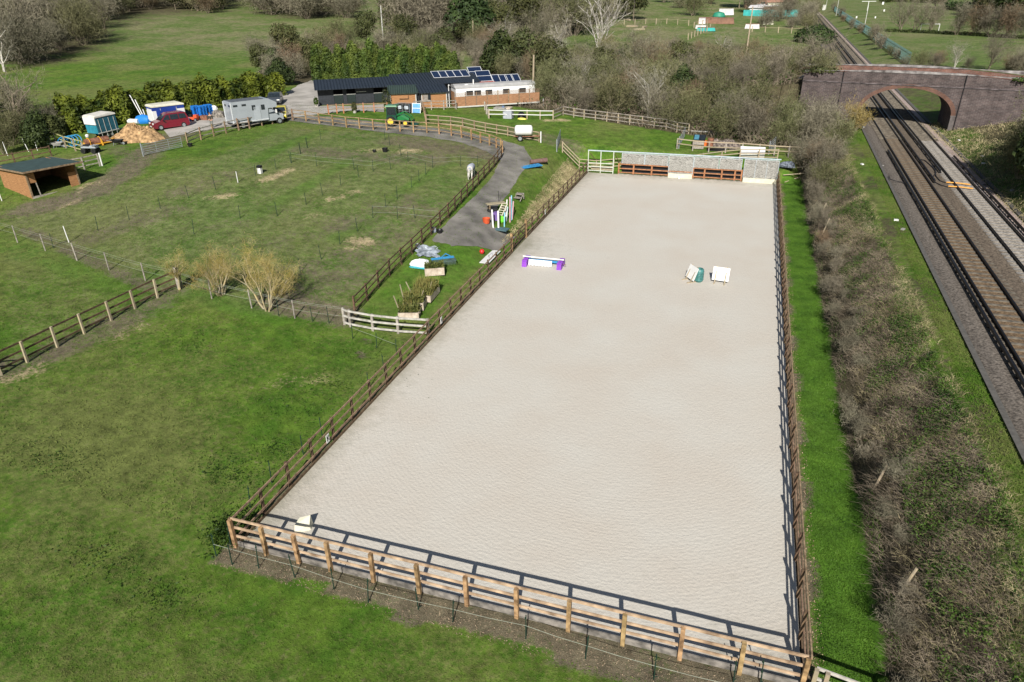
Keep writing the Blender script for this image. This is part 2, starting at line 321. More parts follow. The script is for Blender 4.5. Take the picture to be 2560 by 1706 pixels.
# ---------------------------------------------------------------- arena sand
def sandmat():
    m=M('arena_sand',(.545,.50,.43),.95,.03,.22,c2=(.535,.512,.455),det=6,spec=.1); t=m.node_tree;N=t.nodes;L=t.links;b=N['Principled BSDF']
    tc=N.new('ShaderNodeTexCoord').outputs['Object']
    def noise(s,d,r=.6): n=N.new('ShaderNodeTexNoise'); n.inputs['Scale'].default_value=s; n.inputs['Detail'].default_value=d; n.inputs['Roughness'].default_value=r; L.new(tc,n.inputs[0]); return n.outputs[0]
    wv=N.new('ShaderNodeTexWave'); wv.wave_type='RINGS'; wv.rings_direction='Z'; wv.inputs['Scale'].default_value=1.7; wv.inputs['Distortion'].default_value=5; wv.inputs['Detail'].default_value=3; wv.inputs['Detail Scale'].default_value=2.2
    mp=N.new('ShaderNodeMapping'); mp.inputs['Location'].default_value=(4.5,-31,0); L.new(tc,mp.inputs[0]); L.new(mp.outputs[0],wv.inputs[0])
    vo=N.new('ShaderNodeTexVoronoi'); vo.inputs['Scale'].default_value=6.5; vo.feature='SMOOTH_F1'; L.new(tc,vo.inputs[0])
    a=N.new('ShaderNodeMath'); a.operation='MULTIPLY_ADD'; L.new(vo.outputs[0],a.inputs[0]); a.inputs[1].default_value=.5; L.new(noise(11,5,.7),a.inputs[2])
    ln=N.new('ShaderNodeVectorMath'); ln.operation='LENGTH'; L.new(mp.outputs[0],ln.inputs[0]); mk=N.new('ShaderNodeMapRange'); mk.inputs[1].default_value=3.5; mk.inputs[2].default_value=8; L.new(ln.outputs['Value'],mk.inputs[0]); sy=N.new('ShaderNodeSeparateXYZ'); L.new(mp.outputs[0],sy.inputs[0]); mk2=N.new('ShaderNodeMapRange'); mk2.inputs[1].default_value=10; mk2.inputs[2].default_value=-4; L.new(sy.outputs[1],mk2.inputs[0]); mm=N.new('ShaderNodeMath'); mm.operation='MULTIPLY'; L.new(mk.outputs[0],mm.inputs[0]); L.new(mk2.outputs[0],mm.inputs[1]); m3=N.new('ShaderNodeMath'); m3.operation='MULTIPLY'; L.new(mm.outputs[0],m3.inputs[0]); L.new(wv.outputs[1],m3.inputs[1])
    c=N.new('ShaderNodeMath'); c.operation='MULTIPLY_ADD'; L.new(m3.outputs[0],c.inputs[0]); c.inputs[1].default_value=.12; L.new(a.outputs[0],c.inputs[2])
    bp=N.new('ShaderNodeBump'); bp.inputs['Strength'].default_value=.5; bp.inputs['Distance'].default_value=.045; L.new(c.outputs[0],bp.inputs['Height']); L.new(bp.outputs[0],b.inputs['Normal'])
    # speckle of fibre and damp scuffs beside the rails
    src=b.inputs['Base Color'].links[0].from_socket; mx=N.new('ShaderNodeMix'); mx.data_type='RGBA'; mr=N.new('ShaderNodeMapRange'); mr.inputs[1].default_value=.62; mr.inputs[2].default_value=.8; mr.inputs[4].default_value=.5
    L.new(noise(17,4,.8),mr.inputs[0]); L.new(mr.outputs[0],mx.inputs[0]); L.new(src,mx.inputs[6]); mx.inputs[7].default_value=(.30,.27,.235,1)
    at=N.new('ShaderNodeAttribute'); at.attribute_name='damp'; m2=N.new('ShaderNodeMix'); m2.data_type='RGBA'; ad=N.new('ShaderNodeMath'); ad.operation='MULTIPLY_ADD'; L.new(at.outputs['Fac'],ad.inputs[0]); ad.inputs[1].default_value=1.1
    nn=N.new('ShaderNodeMath'); nn.operation='MULTIPLY_ADD'; L.new(noise(1.6,5,.7),nn.inputs[0]); nn.inputs[1].default_value=1.4; nn.inputs[2].default_value=-.85; L.new(nn.outputs[0],ad.inputs[2]); ad.use_clamp=True
    L.new(ad.outputs[0],m2.inputs[0]); L.new(mx.outputs[2],m2.inputs[6]); m2.inputs[7].default_value=(.30,.285,.225,1); L.new(m2.outputs[2],b.inputs['Base Color'])
    return m
ax_=np.linspace(-16.46,3.74,90); ay_=np.linspace(15.9,77.66,260); AX,AY=np.meshgrid(ax_,ay_)
AZ=.0*AX+.0015*RNG.normal(size=AX.shape)
ed=np.minimum(AX+16.46,3.68-AX); ed2=np.minimum(AY-15.9,77.66-AY); AZ=AZ+.05*np.exp(-np.minimum(ed,ed2)/.25)
i2=np.arange(AX.size).reshape(AX.shape); f2=np.stack([i2[:-1,:-1],i2[:-1,1:],i2[1:,1:],i2[1:,:-1]],-1).reshape(-1,4)
sand=struct(npmesh('arena_surface',np.stack([AX,AY,AZ],-1).reshape(-1,3),f2,sandmat()))
sand.data.polygons.foreach_set('use_smooth',[True]*len(sand.data.polygons))
da=np.exp(-ed2/1.3)*.75*((AX>1)|(AX<-13.5)|(AY>76))+np.exp(-(AX+16.46)/.7)*.8+.7*np.exp(-np.hypot(AX+16,AY-52)/2.0)
at=sand.data.attributes.new('damp','FLOAT','POINT'); at.data.foreach_set('value',np.clip(da,0,1).ravel().astype(np.float32))
# ---------------------------------------------------------------- track, yard
def strip(name,Lp,Rp,mat,dz=.035,n=14,sub=8,jit=.18):
    Lw=[W(*p) for p in Lp];Rw=[W(*p) for p in Rp]; vs=[];k=0
    for i in range(len(Lw)-1):
        for s_ in range(sub+(i==len(Lw)-2)):
            t=s_/sub; a=Lw[i].lerp(Lw[i+1],t); b=Rw[i].lerp(Rw[i+1],t)
            d=(b-a).normalized(); j1=random.uniform(-jit,jit); j2=random.uniform(-jit,jit); a=a+d*j1; b=b+d*j2
            for q in range(n+1): p=a.lerp(b,q/n); vs.append((p.x,p.y,Tz(p.x,p.y)+dz))
            k+=1
    f=[(r*(n+1)+c,r*(n+1)+c+1,(r+1)*(n+1)+c+1,(r+1)*(n+1)+c) for r in range(k-1) for c in range(n)]
    return struct(npmesh(name,vs,f,mat))
gravel=M('gravel_planings',(.125,.118,.105),.95,.2,.6,.2,c2=(.20,.188,.168),det=14)
conc=M('yard_concrete',(.33,.31,.275),.9,.14,.5,.1,c2=(.40,.375,.34),det=6)
strip('track',[(700,300),(850,318),(960,332),(1060,342),(1150,357),(1215,378),(1252,402),(1232,440),(1190,490),(1130,545),(1078,602),(1130,616),(1248,628)],
 [(735,284),(850,296),(960,308),(1060,318),(1150,330),(1230,345),(1310,368),(1330,402),(1300,440),(1268,490),(1236,530),(1232,565),(1290,592)],gravel,.03,16,8)
strip('yard',[(425,345),(520,325),(640,310),(700,299),(790,287),(880,277),(960,281)],[(400,315),(500,290),(620,272),(690,262),(790,266),(880,266),(960,262)],conc,.045,10,6)
strip('driveway',[(660,262),(705,238),(745,215),(790,198)],[(800,266),(800,245),(800,220),(820,200)],conc,.06,10,6)
# ---------------------------------------------------------------- railway
def railgrid(name,x0,x1,y0,y1,mat,zf,nx=10,st=.9,g=1.02):
    ys=[y0]; d=st
    while ys[-1]<y1: ys.append(ys[-1]+d); d*=g
    vs=[];
    for y in ys:
        for i in range(nx+1): x=x0+(x1-x0)*i/nx; vs.append((x+RX(y),y,zf(x,y)))
    f=[(r*(nx+1)+c,r*(nx+1)+c+1,(r+1)*(nx+1)+c+1,(r+1)*(nx+1)+c) for r in range(len(ys)-1) for c in range(nx)]
    return struct(npmesh(name,vs,f,mat))
def balmat():
    m=M('ballast_stone',(.09,.08,.066),.95,.35,9,.6,c2=(.19,.172,.148),det=9); t=m.node_tree;N=t.nodes;L=t.links;b=N['Principled BSDF']
    tc=N.new('ShaderNodeTexCoord').outputs['Object']; sx=N.new('ShaderNodeSeparateXYZ'); L.new(tc,sx.inputs[0])
    xr=N.new('ShaderNodeMath'); xr.operation='MULTIPLY_ADD'; L.new(sx.outputs[1],xr.inputs[0]); xr.inputs[1].default_value=-.0266; L.new(sx.outputs[0],xr.inputs[2])
    nz=N.new('ShaderNodeTexNoise'); nz.inputs['Scale'].default_value=.5; nz.inputs['Detail'].default_value=6; L.new(tc,nz.inputs[0])
    ad=N.new('ShaderNodeMath'); ad.operation='MULTIPLY_ADD'; L.new(nz.outputs[0],ad.inputs[0]); ad.inputs[1].default_value=.5; L.new(xr.outputs[0],ad.inputs[2])
    cr=N.new('ShaderNodeValToRGB'); mr=N.new('ShaderNodeMapRange'); mr.inputs[1].default_value=10.5; mr.inputs[2].default_value=18.5; L.new(ad.outputs[0],mr.inputs[0]); L.new(mr.outputs[0],cr.inputs[0])
    e=cr.color_ramp.elements; e[0].position=0; e[0].color=(.55,.52,.5,1); e[1].position=1; e[1].color=(1.5,1.4,1.35,1)
    for p,c in((.12,(.95,.9,.87,1)),(.2,(.62,.56,.5,1)),(.25,(.95,.70,.45,1)),(.41,(.95,.70,.45,1)),(.45,(.72,.62,.52,1)),(.58,(.85,.74,.62,1)),(.62,(2.0,1.95,1.85,1)),(.8,(2.0,1.95,1.85,1)),(.86,(2.5,2.15,2.2,1)),(.95,(2.2,1.9,1.95,1))):
        q=cr.color_ramp.elements.new(p); q.color=c
    mx=N.new('ShaderNodeMix'); mx.data_type='RGBA'; mx.blend_type='MULTIPLY'; mx.inputs[0].default_value=1; src=b.inputs['Base Color'].links[0].from_socket; L.new(src,mx.inputs[6]); L.new(cr.outputs[0],mx.inputs[7]); L.new(mx.outputs[2],b.inputs['Base Color'])
    b.inputs['Normal'].links[0].from_node.inputs['Distance'].default_value=.08
    return m
def balz(x,y): 
    return 3.42+np.interp(x,[10.55,11.2,12.4,17.2,17.9,18.2],[0.02,.16,.2,.2,.14,.0])+random.uniform(-.012,.012)
railgrid('ballast',10.6,18.15,8,1400,balmat(),balz,22,.8,1.012)
tr_m=M('trough_concrete',(.10,.095,.085),.95,.2,6,.1)
railgrid('cable_trough',10.32,10.58,8,400,tr_m,lambda x,y:3.56,1,1)
railgrid('verge_path',18.2,18.6,8,400,tr_m,lambda x,y:3.50,2,1)
railm=M('rail_steel_and_shadow',(.012,.011,.012),.45,.3,8,metal=.3); railtop=M('rail_head',(.10,.10,.105),.3,.1,metal=.8); sleep=M('sleeper_concrete',(.095,.08,.062),.95,.35,3,.3,c2=(.15,.13,.10))  # near-black rail colour takes in the shadow line along each rail
ZR=3.68
def rail_line(mb,x,y0,y1,w,h,z0):
    for a,b in zip(np.linspace(y0,y1,12),np.linspace(y0,y1,12)[1:]): mb.bar((x+RX(a),a,z0+h/2),(x+RX(b),b,z0+h/2),w,h)
for k,(xa,lab,sides) in enumerate([(12.07,'left railway track with rust brown ballast between its rails, nearer the arena','L'),(15.4,'right railway track on pale grey ballast with orange pipes crossing it','R')]):
    t=thing('railway_track',lab,'railway track',(xa,8,3.62),group='two parallel railway tracks')
    o_=(xa,8,3.62)
    for dx in(0,1.435):
        mb=MB(); rail_line(mb,xa+dx,8,1300,.16,.03,3.62); rail_line(mb,xa+dx,8,1300,.06,.11,3.64); rail_line(mb,xa+dx,8,1300,.085,.045,3.75); mb.build('rail',railm,t,off=o_)
    segs=[(-.42,8,(78.8 if k==0 else 66)),(1.435+.42,(66.6 if k==0 else 8),(1200 if k==0 else 74.5))] if k==0 else [(-.42,70.5,1200),(1.435+.42,8,77.5)]
    for dx,a,b in segs:
        mb=MB(); rail_line(mb,xa+dx,a,b,.12,.14,3.74)
        y=a
        while y<min(b,150): mb.box((xa+dx+RX(y),y,3.68),(.14,.2,.14)); y+=2.6
        mb.build('conductor_rail',railm,t,off=o_)
    mb=MB(); mb.box((.717,0,-.035),(2.5,.24,.12)); first=None
    for i in range(100):
        y=18+i*.68
        if first is None: first=mb.build('sleeper',sleep if k==0 else M('sleeper_pale',(.17,.16,.145),.95,.3,3,.3,c2=(.26,.245,.225)),t); s_=first
        else: s_=first.copy(); COL.objects.link(s_)
        s_.location=(RX(y),y-8,-.005); s_.rotation_euler=(0,0,random.uniform(-.01,.01))
    mb=MB(); y=18+68
    while y<420: mb.box((.717+RX(y),y-8,0),(2.5,.24,.13)); y+=.68
    mb.build('sleeper',sleep,t)['kind']='stuff'
orange=M('orange_conduit',(.75,.36,.07),.6,.1); cablem=M('cable_black',(.02,.02,.022),.7,.2)
for i,(a,b) in enumerate([((2366,456),(2426,462)),((2371,466),(2433,472))]):
    p=Vector(G(*a,3.72)); q=Vector(G(*b,3.72)); mb=MB(); mid=(p+q)/2+Vector((0,0,.03)); mb.path([p,mid,q],.05,6)
    tag(mb.build('cable_conduit',orange,off=tuple(p)),('farther' if i==0 else 'nearer')+' orange pipe laid across the right track between the sleepers','pipe','orange pipes across the right track')
for lab,pts in [('black cable looping from the left conductor rail to the ballast edge',[(2222,440),(2226,449),(2240,453),(2256,456),(2268,461)]),('black cable snaking from the inner conductor rail end toward the orange pipes',[(2297,398),(2312,401),(2325,412),(2338,425),(2340,440),(2350,452),(2364,457)]),('second black cable curling between the two tracks below the rail gap',[(2330,414),(2341,432),(2330,446)]),
  ('black cable loop on the right ballast shoulder beside the grass',[(2452,462),(2470,463),(2484,474),(2486,481),(2472,484)]),('short black cable joining the nearer orange pipe',[(2338,456),(2352,463),(2370,468)])]:
    pp=[Vector(G(u,v,3.68)) for u,v in pts]; mb=MB(); mb.path(pp,.035,5); tag(mb.build('track_cable',cablem,off=tuple(pp[0])),lab,'cable','black cables between the conductor rails')
# ---------------------------------------------------------------- brick road bridge
def brickmat(name,c1,c2,mo,sc=1.0,stain=.35):
    m=bpy.data.materials.new(name); m.use_nodes=True; t=m.node_tree;N=t.nodes;L=t.links;b=N['Principled BSDF']; b.inputs['Roughness'].default_value=.9; b.inputs['Specular IOR Level'].default_value=.2
    tc=N.new('ShaderNodeTexCoord').outputs['Object']; s=N.new('ShaderNodeSeparateXYZ'); L.new(tc,s.inputs[0]); ad=N.new('ShaderNodeMath'); L.new(s.outputs[0],ad.inputs[0]); L.new(s.outputs[1],ad.inputs[1])
    c=N.new('ShaderNodeCombineXYZ'); L.new(ad.outputs[0],c.inputs[0]); L.new(s.outputs[2],c.inputs[1])
    br=N.new('ShaderNodeTexBrick'); br.inputs['Scale'].default_value=sc; br.inputs['Brick Width'].default_value=.46; br.inputs['Row Height'].default_value=.15; br.inputs['Mortar Size'].default_value=.018; br.inputs['Bias'].default_value=.1
    br.inputs[1].default_value=(*c1,1); br.inputs[2].default_value=(*c2,1); br.inputs[3].default_value=(*mo,1); L.new(c.outputs[0],br.inputs[0])
    nz=N.new('ShaderNodeTexNoise'); nz.inputs['Scale'].default_value=.8; nz.inputs['Detail'].default_value=8; nz.inputs['Roughness'].default_value=.7; L.new(tc,nz.inputs[0]); mr=N.new('ShaderNodeMapRange'); mr.inputs[1].default_value=.3; mr.inputs[2].default_value=.7; mr.inputs[3].default_value=1-stain; mr.inputs[4].default_value=1+stain
    L.new(nz.outputs[0],mr.inputs[0]); hv=N.new('ShaderNodeHueSaturation'); L.new(mr.outputs[0],hv.inputs['Value']); L.new(br.outputs[0],hv.inputs['Color']); L.new(hv.outputs[0],b.inputs['Base Color'])
    bp=N.new('ShaderNodeBump'); bp.inputs['Strength'].default_value=.5; bp.inputs['Distance'].default_value=.02; L.new(br.outputs[0],bp.inputs['Height']); L.new(bp.outputs[0],b.inputs['Normal'])
    return m
bk_dark=brickmat('dark_brick',(.062,.048,.048),(.10,.074,.070),(.135,.12,.112),stain=.5); bk_red=brickmat('red_brick',(.22,.095,.065),(.15,.075,.058),(.17,.14,.12),stain=.5); 
bk_ring=brickmat('arch_brick',(.17,.08,.05),(.11,.058,.044),(.17,.12,.1),2.0); cop=M('coping_stone',(.11,.095,.09),.9,.3,1.4,.3,c2=(.30,.28,.27),det=8); tarmac=M('tarmac',(.06,.06,.06),.9,.2,2,.2)
A_=Vector((12.59,94.78,0)); br_=thing('road_bridge','dark brick arched road bridge with red brick parapets crossing the railway','bridge',A_,math.atan2(-2.08,9.19))
sk_=-.194; DEP=6.2
def arcz(t,c=4.68,a=4.68,zs=5.2,r=2.75): q=1-((t-c)/a)**2; return zs+r*math.sqrt(q) if q>0 else None
ts=[-7,-4,-2.2,-1,-.001]+[4.68-4.68*math.cos(math.pi*i/28) for i in range(29)]+[9.361,10.4,13,17,22]
def topz(t): return 9.62-.0042*(t-4.5)**2
mb=MB()
for n0,sh in((0,0),(DEP,sk_*DEP)):
    for a,b in zip(ts,ts[1:]):
        za=arcz(a) if 0<a<9.36 else (5.2 if 0<=a+.01 and a<9.37 and 0<=b else 2.0); zb=arcz(b) if 0<b<9.36 else za
        if a<0: za=zb=2.0
        elif a>=9.359: za=zb=2.0
        else: za=arcz(a) or 5.2; zb=arcz(b) or 5.2
        if n0==0: mb.poly((a,0,za),(b,0,zb),(b,0,8.48),(a,0,8.48))
        else: mb.poly((a+sh,DEP,za),(a+sh,DEP,8.48),(b+sh,DEP,8.48),(b+sh,DEP,zb))
mb.poly((-7,0,2),(-7,0,8.48),(-7+sk_*DEP,DEP,8.48),(-7+sk_*DEP,DEP,2)); mb.build('spandrel_wall',bk_dark,br_)
mb=MB(); N_=28
for i in range(N_):
    a=4.68-4.68*math.cos(math.pi*i/N_); b=4.68-4.68*math.cos(math.pi*(i+1)/N_); za=arcz(a) or 5.2; zb=arcz(b) or 5.2
    mb.poly((a,0.01,za),(a+sk_*DEP,DEP,za),(b+sk_*DEP,DEP,zb),(b,.01,zb))
mb.poly((0,.01,2.5),(sk_*DEP,DEP,2.5),(sk_*DEP,DEP,5.2),(0,.01,5.2)); mb.poly((9.36,.01,2.5),(9.36,.01,5.2),(9.36+sk_*DEP,DEP,5.2),(9.36+sk_*DEP,DEP,2.5)); mb.build('barrel_vault',bk_dark,br_)
mb=MB()
for i in range(N_):
    th=[math.pi*(i+k)/N_ for k in(0,1)]; P_=[]
    for q in th:
        c_,s_=-math.cos(q),math.sin(q); P_.append(((4.68+4.68*c_,5.2+2.75*s_),(4.68+5.12*c_,5.2+3.17*s_)))
    (i0,o0),(i1,o1)=P_; y=-.035
    mb.poly((i0[0],y,i0[1]),(i1[0],y,i1[1]),(o1[0],y,o1[1]),(o0[0],y,o0[1])); mb.poly((i0[0],y,i0[1]),(i0[0],.05,i0[1]),(i1[0],.05,i1[1]),(i1[0],y,i1[1])); mb.poly((o0[0],y,o0[1]),(o1[0],y,o1[1]),(o1[0],0,o1[1]),(o0[0],0,o0[1]))
mb.build('arch_ring',bk_ring,br_)
imp=M('impost_stone',(.12,.105,.10),.9,.3,2)
for xi in(-.22,9.6): mb=MB(); mb.box((xi,-.03,3.6),(.44,.12,3.2)); mb.box((xi,-.05,5.2),(.52,.18,.1)); mb.build('impost',imp,br_)
def wallrun(n0,n1,z0,zf,sh=0,dt=1.0,a=-7,b=22):
    m_=MB(); t=a
    while t<b-.01:
        u=min(b,t+dt); za,zb=zf(t),zf(u)
        m_.add([(t+sh,n0,z0),(u+sh,n0,z0),(u+sh,n1,z0),(t+sh,n1,z0),(t+sh,n0,za),(u+sh,n0,zb),(u+sh,n1,zb),(t+sh,n1,za)],[(0,1,5,4),(2,3,7,6),(4,5,6,7),(0,4,7,3),(1,2,6,5)]); t=u
    return m_
wallrun(.06,.42,8.49,lambda t:topz(t)).build('parapet',bk_dark,br_,'dark brick near parapet above the arch')
wallrun(DEP-.42,DEP-.04,8.49,lambda t:topz(t)+.12,sh=sk_*DEP,b=20).build('parapet',bk_red,br_,'red brick far parapet with weathered top')
wallrun(.0,.48,9.50,lambda t:topz(t)+.13).build('coping',cop,br_); wallrun(DEP-.48,DEP+.02,9.62,lambda t:topz(t)+.24,sh=sk_*DEP,b=20).build('coping',cop,br_)
wallrun(-.09,.05,8.20,lambda t:8.30).build('string_course',M('string_brick',(.07,.06,.06),.9,.4,1.5,.2,c2=(.13,.11,.11)),br_)
mb=wallrun(.43,DEP-.43,8.40,lambda t:8.52,sh=sk_*DEP/2); mb.build('road_deck',tarmac,br_)
for x0 in(-2.55,9.95):
    mb=MB(); mb.box((x0,-.06,5.6),(.07,.1,7.9)); mb.build('drain_pipe',black_pl,br_)
# ---------------------------------------------------------------- fences
def fence(name,label,posts,hp=1.3,rails=(1.2,.8,.4),ps=.13,rw=.04,rh=.09,side=.085,pm=wood_mid,rm=None,group='timber post and rail fences',cat='fence',ztop=None,lean=.02,sink=.0,kick=None,round_=False,brace=False):
    P_=[Vector(p) if len(p)==3 else wz(p) for p in posts]; o0=P_[0].copy(); t=thing(name,label,cat,o0,group=group); rm=rm or pm
    for i,p in enumerate(P_):
        a=P_[max(0,i-1)]; b=P_[min(len(P_)-1,i+1)]; rz=math.atan2(b.y-a.y,b.x-a.x); q=p-o0; h=hp*(1+random.uniform(-.02,.02))
        mb=MB()
        if round_: mb.tube((q.x,q.y,q.z-.1),(q.x+random.uniform(-lean,lean)*2,q.y+random.uniform(-lean,lean),q.z+h),ps/2,ps/2*.95,7)
        else: mb.box((q.x,q.y,q.z+h/2-.05),(ps,ps,h+.1),rz+random.uniform(-.03,.03),random.uniform(-lean,lean),random.uniform(-lean,lean))
        mb.build('post',pm,t)
    for z in rails:
        mb=MB()
        for a,b in zip(P_,P_[1:]):
            d=(b-a); nrm=Vector((-d.y,d.x,0)).normalized()*side; j=Vector((0,0,random.uniform(-.012,.012))); k=Vector((0,0,random.uniform(-.012,.012)))
            mb.bar(a-o0+nrm+Vector((0,0,z))+j-d*.004,b-o0+nrm+Vector((0,0,z))+k+d*.004,rw,rh)
        mb.build('rail',rm,t)
    if kick:
        mb=MB()
        for a,b in zip(P_,P_[1:]):
            d=(b-a); nrm=Vector((-d.y,d.x,0)).normalized()*kick[2]; mb.bar(a-o0+nrm+Vector((0,0,kick[0])),b-o0+nrm+Vector((0,0,kick[0])),.05,kick[1])
        mb.build('kick_board',board_grey if len(kick)<4 else kick[3],t)
    return t
def spaced(px,sp=1.8,world=False):
    P_=[Vector(p[:2]) if world else W(*p).to_2d() for p in px]; out=[P_[0]]; need=sp
    for a,b in zip(P_,P_[1:]):
        L=(b-a).length; s=0
        while L-s>=need: s+=need; out.append(a.lerp(b,s/L)); need=sp
        need-=L-s
    return [tuple(p) for p in out]
def zpx(ox,oy,s,pts): return [tuple(W(ox+x*s,oy+y*s)) for x,y in pts]
AP='rails round the riding arena'
xs_=[-16.55,-15.17,-13.77,-12.4,-10.64,-8.86,-7.06,-5.26,-3.47,-1.67,.13,1.93,3.72]
fence('arena_fence','new pale timber three rail fence across the near end of the sand arena',[(x,15.8,0) for x in xs_],1.36,(1.33,.92,.50),.135,.045,.10,.09,wood_new,wood_rail,AP,kick=(.10,.24,.09))
fence('arena_fence','dark brown fence down the left side of the sand arena, nearer run',[(-16.6,y,0) for y in np.linspace(15.9,50.0,20)],1.34,(1.32,.86,.40),.11,.045,.09,-.08,wood_dark,wood_mid,AP,kick=(.08,.2,-.12,wood_dark))
fence('arena_fence','dark brown fence on the left of the sand arena beyond its gate',[(-16.6,y,0) for y in np.linspace(54,77.6,14)],1.34,(1.32,.86,.40),.11,.045,.09,-.08,wood_dark,wood_mid,AP,kick=(.08,.2,-.12,wood_dark))
fence('arena_fence','long dark timber fence beside the lush grass strip on the right of the arena',[(3.74,y,0) for y in np.linspace(15.85,77.7,35)],1.36,(1.34,.90,.46),.10,.05,.10,-.07,wood_dark,wood_mid,AP,kick=(.06,.12,-.07,wood_dark))
# wooden gate in the left arena fence
t=thing('arena_gate','brown timber gate with tall posts between the gravel track and the arena','gate',(-16.6,50.1,0)); 
for y in(0,3.9): MB().box((0,y,.78),(.18,.18,1.6)).build('gate_post',wood_new,t)
mb=MB(); [mb.bar((0,.2,z),(0,3.7,z),.05,.09) for z in(.3,.62,.94,1.25)]; mb.bar((.03,.25,.3),(.03,1.9,1.25),.05,.08); mb.bar((.03,3.65,.3),(.03,2.0,1.25),.05,.08); [mb.bar((0,y,.25),(0,y,1.3),.06,.09) for y in(.2,1.95,3.7)]; mb.build('gate_leaf',wood_dark,t)
# rails at the bottom right corner
fence('paddock_rails','weathered white timber rails running right from the near corner post of the arena',[(3.95,15.6,0),(4.25,15.55,0),(6.2,15.2,.0),(8.0,14.9,.9)],1.25,(1.2,.78,.36),.12,.05,.10,.08,wood_pale,M('rail_weathered',(.46,.43,.38),.85,.25,5),'timber post and rail fences')
fence('paddock_rails','dark railed timber fence with pale posts crossing the lower left field',[tuple(W(-130,985)),tuple(W(-62,945))]+zpx(0,400,.34,[(10,1585),(205,1490),(425,1378),(622,1280),(820,1183),(995,1097),(1163,1015),(1320,945)]),1.25,(1.18,.72,.30),.11,.04,.10,.085,wood_pale,wood_dark)
fence('paddock_rails','brown post and rail fence between the paddocks and the gravel track',spaced([(888,785),(965,700),(1045,622),(1121,546),(1190,470),(1235,420),(1256,392)],1.83),1.28,(1.22,.80,.38),.11,.04,.09,-.08,wood_dark,wood_dark)
fence('paddock_rails','light brown post and rail fence curving round the top of the paddocks',zpx(640,0,.34,[(272,885),(370,895),(468,912),(568,925),(667,940),(764,948),(864,957),(962,962),(1062,970),(1160,977),(1258,982),(1348,990),(1438,1003),(1512,1015),(1585,1033),(1652,1055),(1718,1073),(1767,1092),(1800,1105),(1812,1125)]),1.25,(1.2,.78,.38),.13,.04,.09,.08,wood_new,wood_mid)
fence('paddock_rails','post and rail fence between the concrete yard and the sloping grass',zpx(320,220,.1786,[(845,810),(1030,730),(1205,680),(1378,640),(1552,600),(1705,575),(1880,535),(2025,510),(2170,480),(2312,455)]),1.35,(1.2,.80,.40),.12,.04,.09,.08,wood_mid,wood_grey)
fence('paddock_rails','pale post and rail fence along the far edge of the grass triangle below the scrub',zpx(1280,0,.34,[(303,880),(375,850),(455,865),(530,875),(613,885),(697,895),(780,905),(865,917),(957,927),(1045,940),(1135,950),(1212,972),(1298,985)]),1.2,(1.15,.72,.3),.12,.04,.09,-.08,wood_pale,wood_grey)
fence('paddock_rails','pale timber fence running just behind the arena mirrors',spaced([(1406,381),(1560,392),(1700,399),(1850,404),(1975,410)],1.95),1.2,(1.15,.75,.35),.11,.04,.09,-.08,wood_pale,wood_pale)
fence('paddock_rails','two rail timber fence in front of the rubble heap behind the arena',zpx(1280,0,.34,[(1213,1095),(1328,1110),(1445,1120),(1567,1125),(1690,1130),(1815,1140),(1925,1150),(2030,1155),(2120,1160)]),1.2,(1.12,.6),.13,.04,.10,-.08,wood_grey,wood_pale)
fence('paddock_rails','post and rail fence on the far side of the gravel track behind the green tractor',zpx(1060,170,.1447,[(45,975),(255,990),(465,1005),(672,1032),(875,1080),(1065,1115),(1260,1150),(1450,1180),(1720,1235),(1990,1280)]),1.15,(1.1,.62,.2),.12,.04,.09,-.08,wood_mid,wood_pale)
fence('paddock_rails','whitish two rail fence below the long orange garden fence',zpx(1060,170,.1447,[(1125,875),(1450,880),(1780,885),(2005,890),(2230,888)]),1.15,(1.05,.55),.12,.04,.09,-.08,wood_pale,white_pt)
fence('paddock_rails','weathered grey three rail fence right in front of the orange timber cabins',zpx(1060,170,.1447,[(-160,735),(-50,730),(130,727),(345,725),(555,716)]),1.2,(1.12,.75,.3),.12,.04,.09,-.08,wood_grey,wood_grey)
fence('paddock_rails','orange brown fence on the edge of the concrete in front of the black stables',zpx(770,170,.1403,[(370,830),(520,815),(640,812),(835,805),(995,800),(1185,792),(1420,790)]),1.2,(1.1,.6),.14,.04,.08,-.08,M('wood_orange',(.42,.17,.08),.8,.2,5),wood_mid)
fence('paddock_rails','short grey fence run joining the field shelter and the open gateway',zpx(100,220,.1447,[(560,1455),(770,1420),(1040,1355)]),1.25,(1.15,.75,.35),.12,.04,.09,.08,wood_grey,wood_grey)
fence('paddock_rails','dark brown fence passing behind the wooden field shelter',zpx(0,340,.136,[(-120,590),(285,512),(625,442),(950,375)]),1.1,(1.0,.5),.12,.04,.09,-.08,wood_dark,wood_dark)
fence('paddock_rails','yellowish timber rails in front of the blue hoops left of the yellow roller',zpx(100,220,.1447,[(190,975),(290,985),(455,1045),(620,1095),(770,1130)]),1.3,(1.2,.75,.3),.12,.04,.09,.08,wood_pale,M('rail_lichen',(.38,.36,.16),.85,.3,4))
fence('paddock_rails','grey and white three rail fence closing the near end of the planter garden',zpx(850,600,.1703,[(75,1245),(160,1275),(490,1335),(860,1375),(1300,1405)]),1.15,(1.1,.68,.22),.15,.05,.12,-.09,wood_grey,M('rail_bleached',(.42,.40,.36),.85,.3,4))
fence('leaning_rails','short leaning grey fence running up to the orange garden fence',zpx(1060,170,.1447,[(1110,870),(1080,800),(1050,730)]),1.1,(1.0,.6,.2),.13,.05,.1,-.08,wood_grey,wood_grey,lean=.12)
fence('leaning_rails','leaning brown fence between the tractor and the grass bank',zpx(1060,170,.1447,[(30,960),(10,860),(-20,760)]),1.3,(1.2,.8,.4),.13,.05,.1,-.08,wood_mid,wood_mid,lean=.1)
